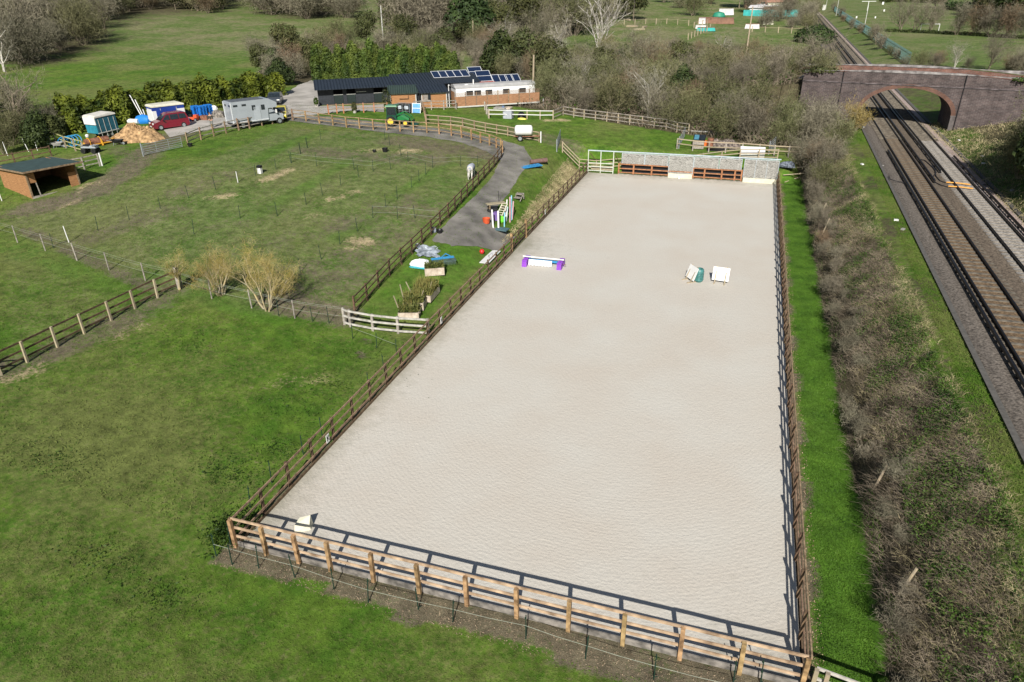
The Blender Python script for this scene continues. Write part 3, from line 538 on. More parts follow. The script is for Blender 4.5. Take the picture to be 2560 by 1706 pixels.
def wires(name,label,P_,hs,r=.012,mat=tape_m,group=None,sag=.03,cat='wire'):
    mb=MB(); o0=Vector(P_[0])
    for h in hs:
        for a,b in zip(P_,P_[1:]):
            a=Vector(a);b=Vector(b); m_=(a+b)/2-Vector((0,0,sag)); z=Vector((0,0,h)); mb.path([a-o0+z,m_-o0+z,b-o0+z],r,3)
    return tag(mb.build(name,mat,off=tuple(o0)) if False else _w(mb,name,mat,o0),label,cat,group)
def _w(mb,name,mat,o0):
    o=mb.build(name,mat); o.location=o0; return o
wf=zpx(0,400,.34,[(-60,550),(130,608),(335,670),(568,742),(803,812),(1070,890),(1320,945)])
fence('wire_fence','wire fence on slim grey posts between the left paddock and the upper field',wf,1.3,(),.09,pm=wood_grey,round_=True,group='wire fences of the left paddocks')
wires('fence_wire','pale wires strung on the slim grey posts at the far left',wf,(1.25,1.1,.7),.007,group='wires of the left paddock fences')
wf2=zpx(0,400,.34,[(1320,945),(1558,1022),(1852,1090),(2168,1165)])+zpx(640,400,.34,[(655,1215)])
fence('wire_fence','wire fence with slim posts passing in front of the three yellow willows',wf2[1:],1.25,(),.09,pm=wood_grey,round_=True,group='wire fences of the left paddocks')
wires('fence_wire','white electric wires passing in front of the three yellow willows',wf2,(1.2,1.1,.6),.009,group='wires of the left paddock fences')
t=thing('corner_post','thick grey strainer post where the rail fence meets the first willow','post',wf2[0]); MB().tube((0,0,-.1),(-.03,.02,1.45),.13,.12,9).build('post',wood_grey,t)
# metal gates
def metalgate(label,a,b,h=1.15,n=6,group='galvanised field gates',posts=True):
    a=Vector(a);b=Vector(b); t=thing('field_gate',label,'gate',a,group=group); d=b-a; up=Vector((0,0,1)); mb=MB()
    for i in range(n): z=.18+(h-.18)*(i/(n-1))**1.25; mb.tube(up*z,d+up*z,.022,n=6)
    for s in(0,.33,.66,1): mb.tube(d*s+up*.15,d*s+up*(h+.02),.024,n=6)
    mb.build('gate_frame',steel,t)
    if posts: MB().tube(-d.normalized()*.12-up*.1,-d.normalized()*.12+up*(h+.15),.07,n=8).build('gate_post',steel,t)
    return t
metalgate('long galvanised gate standing open beside the muck heap',W(362,391),W(457,371))
metalgate('galvanised gate seen end on at the corner of the rubble pen',W(1697,371),W(1711,345),1.2)
metalgate('grey gate leaning on the fence end left of the arena mirrors',W(1392,379),W(1401,350),1.2)
metalgate('weathered grey hurdle gate near the white trough behind the mirrors',W(1922,386),W(1936,372),1.3)
for lab,px in(('white steel gatepost beside the fence run at the shelter',(256,415)),('white steel post at the end of the fence near the water tank trailer',(1352,357))):
    p=W(*px); o=MB().tube((0,0,-.1),(0,0,1.25),.07,n=8).build('steel_post',white_pt); o.location=p; tag(o,lab,'post')
# ---------------------------------------------------------------- electric fence stakes, each one a thing
sm_=MB(); sm_.tube((0,0,-.05),(.015,.0,1.08),.024,.018,5); sm_.box((0,0,.95),(.05,.05,.04)); sm_.box((0,0,.55),(.05,.05,.04)); sm_.box((0,.05,.12),(.02,.12,.02)); SK=None
rows=[('slim green stake in the long line across the left paddock',(0,400,.34),[(722,520),(950,440),(1182,360),(1388,283),(1587,220),(1880,118),(2030,70),(2145,25)]),
('slim dark stake in the middle line crossing the paddocks',(640,400,.34),[(-455,547//1),(-115,430),(157,412),(370,330),(490,260),(625,188),(755,125),(862,85),(990,68)]),
('slim dark stake in the line from the biggest willow uphill',(640,400,.34),[(328,828),(480,733),(617,622),(748,527),(860,428),(955,350),(1040,288),(1142,205),(1200,155),(1248,110)]),
('slim stake in the short pair of tapes below the gravel track fence',(640,400,.34),[(1042,433),(1170,430)]),
('slim stake in the taped line beside the grey horse',(640,0,.34),[(1120,1190),(1300,1235),(1505,1222),(1630,1230)]),
('slim stake in the taped line crossing the worn upper paddock',(640,0,.34),[(447,1225),(722,1248),(1065,1145),(983,1070),(950,1030)]),
('slim stake in the line running up to the curved fence',(640,0,.34),[(258,1200),(327,1133),(378,1090),(478,1030)]),
('slim stake on the slope below the yard fence',(0,0,.34),[(2212,1130),(2262,1088)]),
('thin stake on the earth strip before the near arena fence',(500,1200,.323),[(128,592),(250,658),(455,685),(735,758),(1040,850),(1303,948),(1690,1005),(1957,1100)]),
('thin stake on the right half of the front earth strip',(1200,1200,.323),[(355,1230),(815,1385),(1345,1545),(1960,1570),(2170,1590)]),
('thin stake leaning on the outside of the left arena fence',(0,900,.51),[(1130,905),(1228,725),(1333,605),(1487,465),(1580,375),(1806,145),(1885,60)]),
('thin dark stake outside the end fence of the planter garden',(850,600,.1703),[(190,1450),(540,1590),(830,1690)]),
('thin dark stake by the wire fence right of the biggest willow',(380,580,.204),[(1555,1030),(1970,1100),(2170,1125)]),
('thin dark stake on its own in the far left paddock',(0,400,.34),[(395,650)])]
for lab,(ox,oy,s),pts in rows:
    srt=sorted(pts); cnt=len(pts)
    for x,y in pts:
        p=W(ox+x*s,oy+y*s)
        if SK is None: SK=sm_.build('fence_stake',stake_m); o=SK
        else: o=SK.copy(); COL.objects.link(o)
        o.location=p; o.rotation_euler=(random.uniform(-.07,.07),random.uniform(-.09,.05),random.uniform(0,6)); o.scale=(1,1,random.uniform(.95,1.1)); tag(o,lab+(', %s from left'%nth(srt.index((x,y))) if cnt>1 else ''),'fence stake',lab.replace('stake','stakes',1))
TP='thin electric tapes in the paddocks'
wires('electric_tape','pale tape on the stakes crossing the worn upper paddock',zpx(640,0,.34,[(258,1200),(447,1225),(722,1248),(862,1262),(1120,1190)]),(.95,.55),.011,group=TP)
wires('electric_tape','pale tape on the stakes beside the grey horse, ending at the track fence',zpx(640,0,.34,[(1120,1190),(1300,1235),(1505,1222),(1630,1230),(1740,1180)]),(.95,.55),.011,group=TP)
wires('electric_tape','pair of white tapes stretched to the gravel track fence',zpx(640,400,.34,[(860,428),(1042,433),(1390,470)]),(1.0,.5),.013,group=TP)
wires('electric_tape','short green tape by the white battery box',zpx(0,400,.34,[(1748,167),(1880,118)]),(.9,),.011,group=TP)
wires('electric_tape','thin wire on the stakes in front of the near arena fence',zpx(500,1200,.323,[(128,592),(735,758),(1303,948),(1957,1100)])+zpx(1200,1200,.323,[(355,1230),(815,1385),(1345,1545),(1960,1700)]),(.6,),.008,group=TP)
wires('electric_tape','slack white tape outside the end fence of the planter garden',zpx(850,600,.1703,[(170,1440),(480,1560),(830,1700)]),(.75,),.01,group=TP)
def pole(name,label,px,h,r0,r1,mat,cat='post',lean=(0,0),group=None,z=None):
    p=W(*px); o=MB().tube((0,0,-.2),(lean[0],lean[1],h),r0,r1,7).build(name,mat); o.location=p; return tag(o,label,cat,group)
for lab,px,h,l in [('white plastic post leaning in the far left paddock',(173,607),1.25,(-.15,.05)),('short white post beside the battery box line',(595,457),1.0,(0,0)),('leaning white post farthest left beside the dark bushes',(20,390),1.4,(-.25,.1)),('leaning white post between the bushes and the shelter fence',(73,380),1.5,(-.7,.2)),('upright white post left of the yellowish rails',(94,377),1.6,(0,0)),('short white post right of the orange garden fence',(1358,264),.9,(0,0)),('short white post at the left edge of the picture by the shelter',(5,503),1.2,(-.15,.1))]: pole('white_post',lab,px,h,.035,.035,white_pt,lean=l)
# ---------------------------------------------------------------- arena mirrors and far end
mir=M('mirror_glass',(.15,.15,.135),.3,.3,11,.3,metal=.25,c2=(.44,.43,.40),det=7,stretch=(.5,1,2.2)); mfr=M('mirror_trim',(.45,.52,.56),.5,.1); cream=M('cream_and_reflection',(.60,.58,.45),.8,.12,2); pale_green=M('frame_paint',(.50,.53,.45),.6,.12)
t=thing('mirror_frame','pale steel frame with rails standing at the far left corner of the arena','frame',(-16.5,77.75,0)); 
for x in(0,1.42,2.85): MB().box((x,0,1.22),(.09,.09,2.5)).build('upright',pale_green,t)
mb=MB(); [mb.bar((0,-.0,z),(2.85,0,z),.05,.09) for z in(1.12,.72,.28)]; mb.build('rail',pale_green,t)
MB().bar((-.05,0,2.5),(20.35,0,2.56),.12,.10).build('top_beam',mfr,t); mb=MB(); mb.bar((.1,.1,2.2),(.9,1.2,.9),.05); mb.bar((2.95,.1,2.2),(3.4,1.2,.9),.05); mb.build('brace',wood_dark,t)
mb=MB(); mb.box((1.6,.25,.55),(2.6,.05,.5)); mb.build('backing_board',wood_pale,t)
fence('arena_fence','orange brown timber fence below the mirrors at the far end of the arena',[(x,77.72,0) for x in(-13.0,-11.35,-9.35,-7.5,-4.9,-3.7,-1.9,-.55,.12)],1.28,(1.2,.72,.28),.16,.05,.11,-.08,M('wood_rust',(.33,.15,.07),.8,.3,5,.2),None,AP,kick=(.06,.14,-.1))
blk=M('black_rubber_board',(.012,.013,.015),.6,.3)
for lab,a,b in(('black boarding behind the rails left of the middle mirror',-12.7,-7.6),('black boarding behind the rails right of the middle mirror',-4.95,.1)):
    o=MB().box(((b-a)/2,0,.68),(b-a,.05,1.0)).build('backing_panel',blk); o.location=(a,78.05,0); tag(o,lab,'panel','black boards under the arena mirrors')
def mirror(label,x0,x1,z0,z1,reflz=None,n=1,tilt=.05):
    t=thing('arena_mirror',label,'mirror',(x0,77.6,0),group='mirror panels at the far end of the arena'); w=x1-x0
    mb=MB(); mb.box((w/2,0,(z0+z1)/2),(w,.03,z1-z0),rx=tilt); mb.build('mirror_glass',mir,t)  # mottled grey in the glass colour stands in for its reflection
    mb=MB(); 
    for i in range(n+1): mb.box((w*i/n,-.03,(z0+z1)/2),(.035,.03,z1-z0),rx=tilt)
    mb.box((w/2,-.05,z1),(w,.04,.04)); mb.build('trim',mfr,t)
    if reflz: MB().box((w/2,-.03,reflz/2+.03),(w-.04,.04,reflz)).build('sand_reflection',cream,t)  # cream strip paints the sand reflected at the mirror foot
mirror('leftmost mirror, half height above the far timber rails',-12.68,-10.2,1.28,2.42); mirror('second mirror from the left above the far timber rails',-10.15,-7.65,1.28,2.42)
mirror('full height middle mirror with sand reflection painted cream at its foot',-7.55,-4.95,.5,2.44,.48,1); mirror('half height mirror just right of the full height middle one',-4.9,-2.35,1.28,2.43); mirror('half height mirror left of the narrow gap',-2.25,.02,1.28,2.44)
mirror('wide full height mirror in the far right corner of the arena',.28,3.7,.5,2.46,.48,3)
o=MB().lathe([(.0,-.13),(.1,-.13),(.13,0),(.1,.12),(0,.13)],n=12).build('ball',white_pt,smooth=True); o.location=(-6.3,77.3,.16); tag(o,'small white ball at the foot of the middle mirror','ball')
# dressage letter boards
def letter(ch,y,label):
    t=thing('arena_letter',label,'letter board',(-16.46,y,.62),group='white letter boards on the left arena fence'); MB().box((0,0,0),(.02,.24,.42)).build('board',white_pt,t)
    cu=bpy.data.curves.new('letter','FONT'); cu.body=ch; cu.size=.36; cu.extrude=.004; cu.align_x='CENTER'; cu.align_y='CENTER'; tmp=bpy.data.objects.new('tmp',cu); COL.objects.link(tmp); dg=bpy.context.evaluated_depsgraph_get(); me=bpy.data.meshes.new_from_object(tmp.evaluated_get(dg)); bpy.data.objects.remove(tmp)
    o=bpy.data.objects.new('letter',me); COL.objects.link(o); me.materials.clear(); me.materials.append(black_pl); o.parent=t; o.location=(.017,0,0); o.rotation_euler=(math.pi/2,0,math.pi/2)
letter('K',22.4,'white board with black letter K low on the left arena fence, nearest of the boards'); letter('V',35.6,'white board with black letter V on the left arena fence beside the planters'); letter('S',59.6,'white letter board on the left arena fence past the gate')
# ---------------------------------------------------------------- jump, tilted boards, barrel, wedge in the arena
purple=M('purple_plastic',(.25,.06,.48),.5,.1); bluep=M('blue_paint',(.04,.25,.50),.5,.15); tealp=M('teal_plastic',(.035,.135,.125),.4,.15,6,c2=(.06,.20,.19)); lblue=M('pale_blue_paint',(.25,.55,.66),.5,.1)
a=Vector(G(1316,660)); b=Vector(G(1402,668)); rz=heading(a,b); Lj=(b-a).length; t=thing('show_jump','low show jump with purple block ends, blue planks and white poles on the sand','jump',a,rz)
for x in(0,Lj):
    for y,c in((-.42,0),(.42,0)):
        mb=MB(); mb.box((x,y,.2),(.36,.55,.42),tp=.9); mb.box((x,y,.45),(.36,.30,.10)); mb.build('jump_block',purple,t)
    MB().box((x,0,.42),(.34,.3,.16)).build('pole_cup',purple,t)
MB().tube((-.25,-.05,.62),(Lj+.25,-.05,.60),.055,n=10).build('pole',white_pt,t); MB().tube((0,.15,.55),(Lj,.15,.53),.05,n=10).build('pole',lblue,t); MB().box((Lj/2,.2,.3),(Lj-.3,.04,.22)).build('plank',bluep,t)
mb=MB(); mb.box((Lj*.28,-.22,.26),(Lj*.38,.05,.42),rx=-.25); mb.box((Lj*.62,-.22,.26),(Lj*.28,.05,.42),rx=-.25)
for i in range(7): mb.lathe([(.0,0),(.08,.02),(.0,.06)],(Lj*.12+i*.25,-.3,.02),8)
mb.build('filler_panel',white_pt,t); MB().tube((Lj-.1,-.1,.25),(Lj+.42,-.12,.25),.03,n=6).build('cup_pin',wood_dark,t)
def sign(label,px,rz,w=1.15,h=.95,tilt=-.35):
    p=G(*px); t=thing('tilted_board',label,'board',p,rz,group='tilted white boards on wooden legs in the arena')
    MB().box((0,0,.62),(w,.04,h),rx=tilt).build('board',white_pt,t)
    for x in(-w*.3,w*.3):
        mb=MB(); mb.bar((x,-.28-.02,.02),(x,.22,1.12),.07,.04,up=(0,1,0)); mb.bar((x,.3,.02),(x,-.1,.5),.05); mb.box((x,-.1,.03),(.07,.9,.06)); mb.build('leg',wood_pale,t)
sign('tilted white board facing the camera, right of the green barrel',(1800,706),-.12); sign('tilted white board turned sideways, left of the green barrel',(1728,702),-.95,1.1)
p=G(1746,704); t=thing('plastic_barrel','green ribbed plastic barrel standing open on the sand','barrel',p)
pr=[(.0,.0),(.24,.0),(.29,.08)]
for i in range(6): z=.12+i*.125; pr+=[(.31,z),(.335,z+.03),(.335,z+.06),(.31,z+.09)]
pr+=[(.30,.92),(.24,.98),(.215,.98),(.21,.80),(.0,.79)]; MB().lathe(pr,n=24).build('barrel_body',tealp,t,smooth=True)
p=Vector(G(757,1322)); t=thing('jump_wedge','cream faceted plastic wedge block just inside the near arena fence','jump block',p,.25)
MB().add([(-.24,-.28,0),(.34,-.06,0),(.36,.26,0),(-.30,.22,0),(-.26,-.10,.26),(.32,-.02,.28),(.30,.24,.5),(-.14,.2,.38)],[(3,2,1,0),(0,1,5,4),(4,5,6,7),(1,2,6,5),(2,3,7,6),(3,0,4,7)]).build('wedge_block',cream,t)
# ---------------------------------------------------------------- vegetation
def ribbons(P,Q,w,rng,taper=.35):
    # P,Q (n,3) ends; thin quads with random facing
    P=np.asarray(P);Q=np.asarray(Q);n=len(P); d=Q-P; r=rng.normal(size=(n,3)); a=np.cross(d,r); a/=np.linalg.norm(a,axis=1,keepdims=True)+1e-9
    w=np.broadcast_to(np.asarray(w,float).reshape(-1,1) if np.ndim(w) else np.full((n,1),w),(n,1)); v=np.stack([P-a*w/2,P+a*w/2,Q+a*w*taper/2,Q-a*w*taper/2],1).reshape(-1,3)
    return v,np.arange(4*n).reshape(n,4)
def leaves(C,s,rng,N=None,flat=.5,asp=1.7):
    n=len(C); nn=rng.normal(size=(n,3))*flat+(N if N is not None else 0)+np.array([0,0,.35]); nn/=np.linalg.norm(nn,axis=1,keepdims=True)+1e-9
    r=rng.normal(size=(n,3)); a=np.cross(nn,r); a/=np.linalg.norm(a,axis=1,keepdims=True)+1e-9; b=np.cross(nn,a); s=(s*rng.uniform(.6,1.35,size=(n,1)))
    a=a*s*asp/2;b=b*s/2
    v=np.stack([C-a,C-b*.8+a*.1,C+a,C+b*.8+a*.1],1).reshape(-1,3); return v,np.arange(4*n).reshape(n,4)
def tree_segs(seed,h=5,stems=5,spread=.5,l0=.55,kids=6,tw=5,up=.12,gn=.16,levels=3,r0=.07,basew=.25,kf=.62,bare=0):
    rnd=random.Random(seed); tub=[];rib=[];tips=[]
    def grow(p,d,L,r,lv):
        n=4; pts=[p]
        for i in range(n):
            d=(d+Vector((rnd.gauss(0,gn),rnd.gauss(0,gn),rnd.gauss(0,gn)+up))).normalized(); q=p+d*L/n; rr=r*(1-(i+1)/n*.6)
            (tub if lv<=1 else rib).append((p.copy(),q.copy(),r*(1-i/n*.6),rr)); p=q; pts.append(q)
            if lv<levels and (i>=bare or lv>0):
                k=kids if lv==0 else tw
                for _ in range(max(1,int(k/n+rnd.random()))):
                    ang=rnd.uniform(.35,1.0); az=rnd.uniform(0,6.28); o=d.orthogonal().normalized(); o.rotate(Matrix.Rotation(az,3,d)); nd=(d*math.cos(ang)+o*math.sin(ang)).normalized()
                    grow(p.copy(),nd,L*kf*rnd.uniform(.7,1.2),rr*.6,lv+1)
        if lv>=levels-1: tips.append((p.copy(),d.copy()))
    for i in range(stems):
        az=6.28*i/stems+rnd.uniform(-.5,.5); s=rnd.uniform(.3,1)*spread; d=Vector((math.cos(az)*s,math.sin(az)*s,1)).normalized()
        grow(Vector((math.cos(az)*basew*rnd.random(),math.sin(az)*basew*rnd.random(),-.1)),d,h*l0*rnd.uniform(.8,1.15),r0*rnd.uniform(.7,1.2),0)
    return tub,rib,tips
def make_tree(name,label,cat,seed,bmat,tmat,ntw=3200,twl=.35,tww=.03,leafn=0,leafs=.2,lmat=None,group=None,tubn=5,minr=0,blob=.5,rw=2.0,**k):
    rng=np.random.default_rng(seed); tub,rib,tips=tree_segs(seed,**k); t=thing(name,label,cat,(0,0,-500),group=group); mb=MB()
    for p,q,a,b in tub: mb.tube(p,q,max(a,minr),max(b,minr*.8),tubn,False)
    mb.build('trunk',bmat,t)
    P=np.array([p for p,q,a,b in rib]) if rib else np.zeros((0,3)); Q=np.array([q for p,q,a,b in rib]) if rib else np.zeros((0,3)); w=np.array([max(a*rw,tww*.8) for p,q,a,b in rib])
    v1,f1=ribbons(P,Q,w,rng,.7)
    C=np.concatenate([P,np.array([p for p,d in tips])]); pick=rng.integers(0,len(C),ntw); c=C[pick]+rng.normal(size=(ntw,3))*blob*.3; d=rng.normal(size=(ntw,3))+np.array([0,0,.5]); d/=np.linalg.norm(d,axis=1,keepdims=True)
    v2,f2=ribbons(c,c+d*twl*rng.uniform(.5,1.4,size=(ntw,1)),tww,rng,.3)
    npmesh('crown',np.concatenate([v1,v2]),np.concatenate([f1,f2+len(v1)]),tmat,t)
    if leafn:
        tp=np.array([p for p,d in tips]); pk=rng.integers(0,len(tp),leafn); c=tp[pk]+rng.normal(size=(leafn,3))*blob*.45; v,f=leaves(c,leafs,rng); npmesh('foliage',v,f,lmat,t)
    return t
def leaf_thing(name,label,cat,seed,blobs,n,s,lmat,bmat,group=None,flat=.5,twn=0,tmat=None,trunks=None,asp=1.7,droop=0):
    rng=np.random.default_rng(seed); t=thing(name,label,cat,(0,0,-500),group=group); w=np.array([b[3]*b[4] for b in blobs],float); pk=rng.choice(len(blobs),n,p=w/w.sum()); B=np.array([b[:5] for b in blobs],float)[pk]
    d=rng.normal(size=(n,3)); d/=np.linalg.norm(d,axis=1,keepdims=True); r=rng.uniform(.55,1.04,size=(n,1))**.6*(1+.13*np.sin(d[:,:1]*7+seed)*np.cos(d[:,1:2]*6)); c=B[:,:3]+d*r*np.stack([B[:,3],B[:,3],B[:,4]],1); k=c[:,2]>.02
    v,f=leaves(c[k],s,rng,N=d[k]*1.1,flat=flat,asp=asp); npmesh('foliage',v,f,lmat,t)
    if twn:
        d=rng.normal(size=(twn,3)); d/=np.linalg.norm(d,axis=1,keepdims=True); pk=rng.choice(len(blobs),twn); B=np.array([b[:5] for b in blobs],float)[pk]; c=B[:,:3]+d*np.stack([B[:,3],B[:,3],B[:,4]],1)*rng.uniform(.2,1,size=(twn,1)); v,f=ribbons(c,c+d*.5+np.array([0,0,.1]),.03,rng); npmesh('twigs',v,f,tmat,t)
    mb=MB(); 
    for x,y,h in (trunks or [(0,0,blobs[0][2])]): mb.tube((x,y,-.2),(x*1.2,y*1.2,h),.09,.05,6)
    mb.build('trunk',bmat,t); return t
tw_grey=M('twigs_grey_brown',(.145,.132,.092),.9,.3,.9,c2=(.21,.19,.135),rnd=.22,spec=.15); tw_red=M('twigs_russet',(.14,.105,.062),.9,.3,.9,c2=(.20,.15,.092),rnd=.2,spec=.15); tw_olive=M('twigs_olive',(.12,.122,.052),.9,.35,.9,c2=(.18,.178,.09),rnd=.22,spec=.15); tw_pale=M('twigs_pale',(.22,.205,.16),.9,.2,.9,c2=(.28,.26,.2),rnd=.15,spec=.15)
tw_yel=M('willow_twigs',(.33,.25,.045),.85,.25,1.2,c2=(.36,.30,.14),rnd=.1,spec=.15); bark_pale=M('bark_pale',(.40,.36,.27),.9,.25,3,.3,c2=(.34,.27,.14)); bark_silver=M('bark_silver',(.42,.40,.35),.9,.3,2,c2=(.50,.47,.42))
lf_dark=leafmat('leaves_dark_evergreen',(.025,.045,.014),(.06,.085,.025),.25,.9); lf_olive=leafmat('leaves_olive',(.045,.058,.018),(.095,.105,.036),.3,.7); lf_laurel=leafmat('leaves_laurel',(.03,.062,.008),(.155,.19,.022),.15,.55,var=.35); lf_bamboo=leafmat('leaves_bamboo',(.045,.085,.018),(.125,.165,.032),.22,.6); lf_bright=leafmat('leaves_bright',(.028,.07,.010),(.07,.125,.02),.15,1.5); lf_ivy=leafmat('leaves_ivy',(.03,.07,.012),(.07,.11,.02),.2,1.)
PROT={}
def reg(k,t): PROT.setdefault(k,[]).append(t)
for i in range(3):
    reg('grey',make_tree('bare_bush','x','bush',10+i,bark,tw_grey,3000,.36,.030,h=4.2,stems=7,spread=.75,kids=6,tw=4,r0=.045,blob=1.0))
    reg('red',make_tree('russet_bush','x','bush',20+i,bark,tw_red,3000,.36,.028,h=4.2,stems=8,spread=.55,kids=6,tw=4,r0=.04,blob=.9))
    reg('olive',make_tree('olive_bush','x','bush',30+i,bark,tw_olive,2600,.36,.032,700,.13,lf_olive,h=4.5,stems=7,spread=.8,kids=6,tw=4,r0=.05,blob=1.1))
for i in range(3):
    reg('thick',make_tree('thicket_bush','x','bush',110+i,bark,tw_grey if i<2 else tw_olive,4200,.6,.055,h=7.5,stems=11,spread=1.05,kids=7,tw=4,r0=.06,blob=2.2,basew=.8))
for i in range(2):
    reg('pale',make_tree('pale_tree','x','tree',40+i,bark_silver,tw_pale,1500,.4,.028,h=6.5,stems=3,spread=.35,kids=6,tw=4,r0=.08,blob=.9,minr=.025))
    reg('tall',make_tree('bare_tree','x','tree',50+i,bark,tw_grey,3200,.45,.035,h=8.,stems=2,spread=.3,kids=8,tw=5,r0=.14,blob=1.2,minr=.03))
    reg('ever',leaf_thing('evergreen_tree','x','tree',60+i,[(0,0,3.2,2.3,2.4),(1.5,.5,2.6,1.6,1.8),(-1.3,-.8,2.4,1.7,1.7),(.3,-1.4,2,1.5,1.5),(-.2,.4,5.0,1.3,1.5)],3400,.30,lf_dark,bark))
    reg('ivy',leaf_thing('leafy_tree','x','tree',70+i,[(0,0,3.8,2.2,2.4),(1.3,.9,3.2,1.5,1.8),(-1.6,.3,3,1.4,1.7),(.2,-1.2,4.8,1.3,1.4)],1900,.26,lf_olive,bark,twn=1500,tmat=tw_olive))
for i in range(3):
    b=[(0,0,1.0,1.0,1.4),(.1,.1,2.6,.95,1.5),(-.1,0,4.0,.75,1.3),(0,.1,4.9,.45,.8)]
    reg('bamboo',leaf_thing('bamboo_clump','x','bamboo',80+i,[(x+random.uniform(-.2,.2),y+random.uniform(-.2,.2),z,r,q) for x,y,z,r,q in b],3000,.19,lf_bamboo,bark,flat=.8,asp=2.6,trunks=[(-.2,0,4.5),(.2,.1,5),(0,-.2,4.8)]))
    reg('lowbush',make_tree('low_bush','x','bush',90+i,bark,tw_grey,1100,.24,.014,h=1.25,stems=8,spread=1.0,kids=5,tw=3,r0=.015,blob=.35,levels=2,basew=.3,rw=1.3))
CNT={}
def plant(kind,p,rz=None,sc=1.,label='',group=None,cat=None,dz=-.05):
    L=PROT[kind]; r=random.choice(L); o=dup(r,(p[0],p[1],Tz(p[0],p[1])+dz),random.uniform(0,6.28) if rz is None else rz,label,group,sc=(sc*random.uniform(.9,1.1),sc*random.uniform(.9,1.1),sc*random.uniform(.88,1.12)))
    return o
LOOK={'thick':'dense bare bush','grey':'grey brown bush','red':'russet bush','olive':'olive bush','pale':'pale bare tree','tall':'tall bare tree','ever':'dark evergreen','ivy':'leafy tree','bamboo':'feathery green bamboo clump','lowbush':'low bare bramble bush'}
def zone(poly,sp,kinds,sc,where,group,seed=1,grow=0,maxn=300,rows=7):
    rnd=random.Random(seed); Pw=[Vector(W(*p)[:2]) for p in poly]; xs=[p.x for p in Pw];ys=[p.y for p in Pw]; pts=[]; pl=[tuple(p) for p in Pw]
    for _ in range(14000):
        x=rnd.uniform(min(xs),max(xs)); y=rnd.uniform(min(ys),max(ys))
        if not inpoly(np.array([x]),np.array([y]),pl)[0]: continue
        s=sp*(1+grow*max(0,math.hypot(x,y)-100)/100)
        if all((x-a)**2+(y-b)**2>s*s for a,b in pts): pts.append((x,y))
    pts=sorted(pts,key=lambda p:math.hypot(*p))[:maxn]; n=len(pts); per=max(1,math.ceil(n/rows)); names=list(kinds)
    for r in range(0,n,per):
        row=sorted(pts[r:r+per],key=lambda p:math.atan2(p[0],p[1]))
        for i,p in enumerate(row):
            k=rnd.choices(names,[kinds[q] for q in names])[0]; s=sc*rnd.uniform(.75,1.25)*(1+grow*.5*max(0,math.hypot(*p)-100)/100)
            CNT[k]=CNT.get(k,0)+1
            plant(k,p,sc=s,label='%s %s, %s from left, %s row back'%(LOOK[k],where,nth(i),nth(r//per)),group=group)
    print('zone',where,n)
mixA={'grey':4,'red':1.3,'olive':3.8,'pale':.22,'ivy':.3,'ever':.08}
zone([(1372,272),(1400,278),(1560,305),(1700,330),(1790,345),(1880,362),(1985,382),(2030,420),(2045,425),(2050,335),(2040,260),(1990,215),(1900,200),(1800,190),(1600,205),(1400,175),(1230,165),(1240,205),(1345,222)],3.3,mixA,.95,'behind the grass triangle','scrub bushes between the paddock and the bridge',3,grow=.6,rows=9)
zone([(2010,190),(1960,165),(1850,150),(1650,135),(1560,150),(1400,150),(1390,120),(1180,132),(1200,150),(1400,175),(1600,205),(1800,190)],4.6,{'grey':4,'red':3,'olive':2,'tall':.5,'pale':.6},1.0,'beyond the big scrub','farther scrub before the allotments',5,grow=.2,rows=4)
zone([(770,190),(1150,195),(1210,190),(1400,120),(1180,95),(1000,100),(800,120),(640,150),(650,185),(720,200)],5.0,{'grey':4,'olive':2,'red':1,'ivy':.5},1.0,'behind the stables','bushes on the slope behind the stables',6,grow=.4,rows=4)
zone([(960,98),(1000,45),(1100,12),(1330,4),(1540,6),(1520,50),(1440,90),(1330,98),(1160,112)],6.5,{'olive':2,'ivy':4,'thick':3,'ever':1.2,'tall':.8},1.5,'in the upper middle wood','wood above the stables',7,grow=.35,rows=5,maxn=110)
zone([(0,175),(60,172),(150,150),(240,122),(262,95),(340,28),(420,24),(560,38),(570,0),(300,0),(0,0)],5.2,{'thick':6,'grey':1,'olive':2,'tall':.5,'red':1,'ever':.3,'ivy':.7},1.25,'in the left hillside wood','wood on the hillside at the left',8,grow=.3,rows=9,maxn=175)
zone([(565,8),(640,30),(720,46),(800,50),(880,48),(880,5),(700,2)],5,{'thick':5,'grey':1,'red':2},1.25,'in the top field wood','wood at the top of the sloping field',9,grow=.3,rows=4,maxn=70)
zone([(1540,58),(1560,10),(1700,5),(1900,4),(1900,22),(1850,42),(1650,50)],13,{'olive':2,'grey':3,'ivy':2,'red':2},1.8,'beyond the allotments','trees beyond the allotments',11,grow=.2,rows=3,maxn=60)
zone([(1900,68),(2020,80),(2035,60),(2010,30),(1975,22),(1960,45)],7,{'grey':4,'olive':2},1.3,'between allotment huts and railway','bushes between the allotments and the railway',12,rows=2,maxn=14)
# left margin trees over the dark bushes
zone([(0,330),(60,330),(110,355),(100,385),(0,395)],3.2,{'olive':3,'ever':1.4,'grey':1},.8,'left of the field shelter fence','dark bushes at the left margin',13,rows=2,maxn=12)
zone([(0,325),(90,322),(160,330),(110,300),(0,280)],4,{'grey':3,'olive':3},.9,'below the left hillside','dark bushes at the left margin',14,rows=2,maxn=12)
# right cutting side hedge
zone([(2520,400),(2545,460),(2600,540),(2760,560),(2760,350),(2610,330)],2.6,{'olive':3,'grey':2,'ever':1.5},.85,'on the right cutting slope','dark bushes on the right cutting slope',15,rows=3,maxn=34)
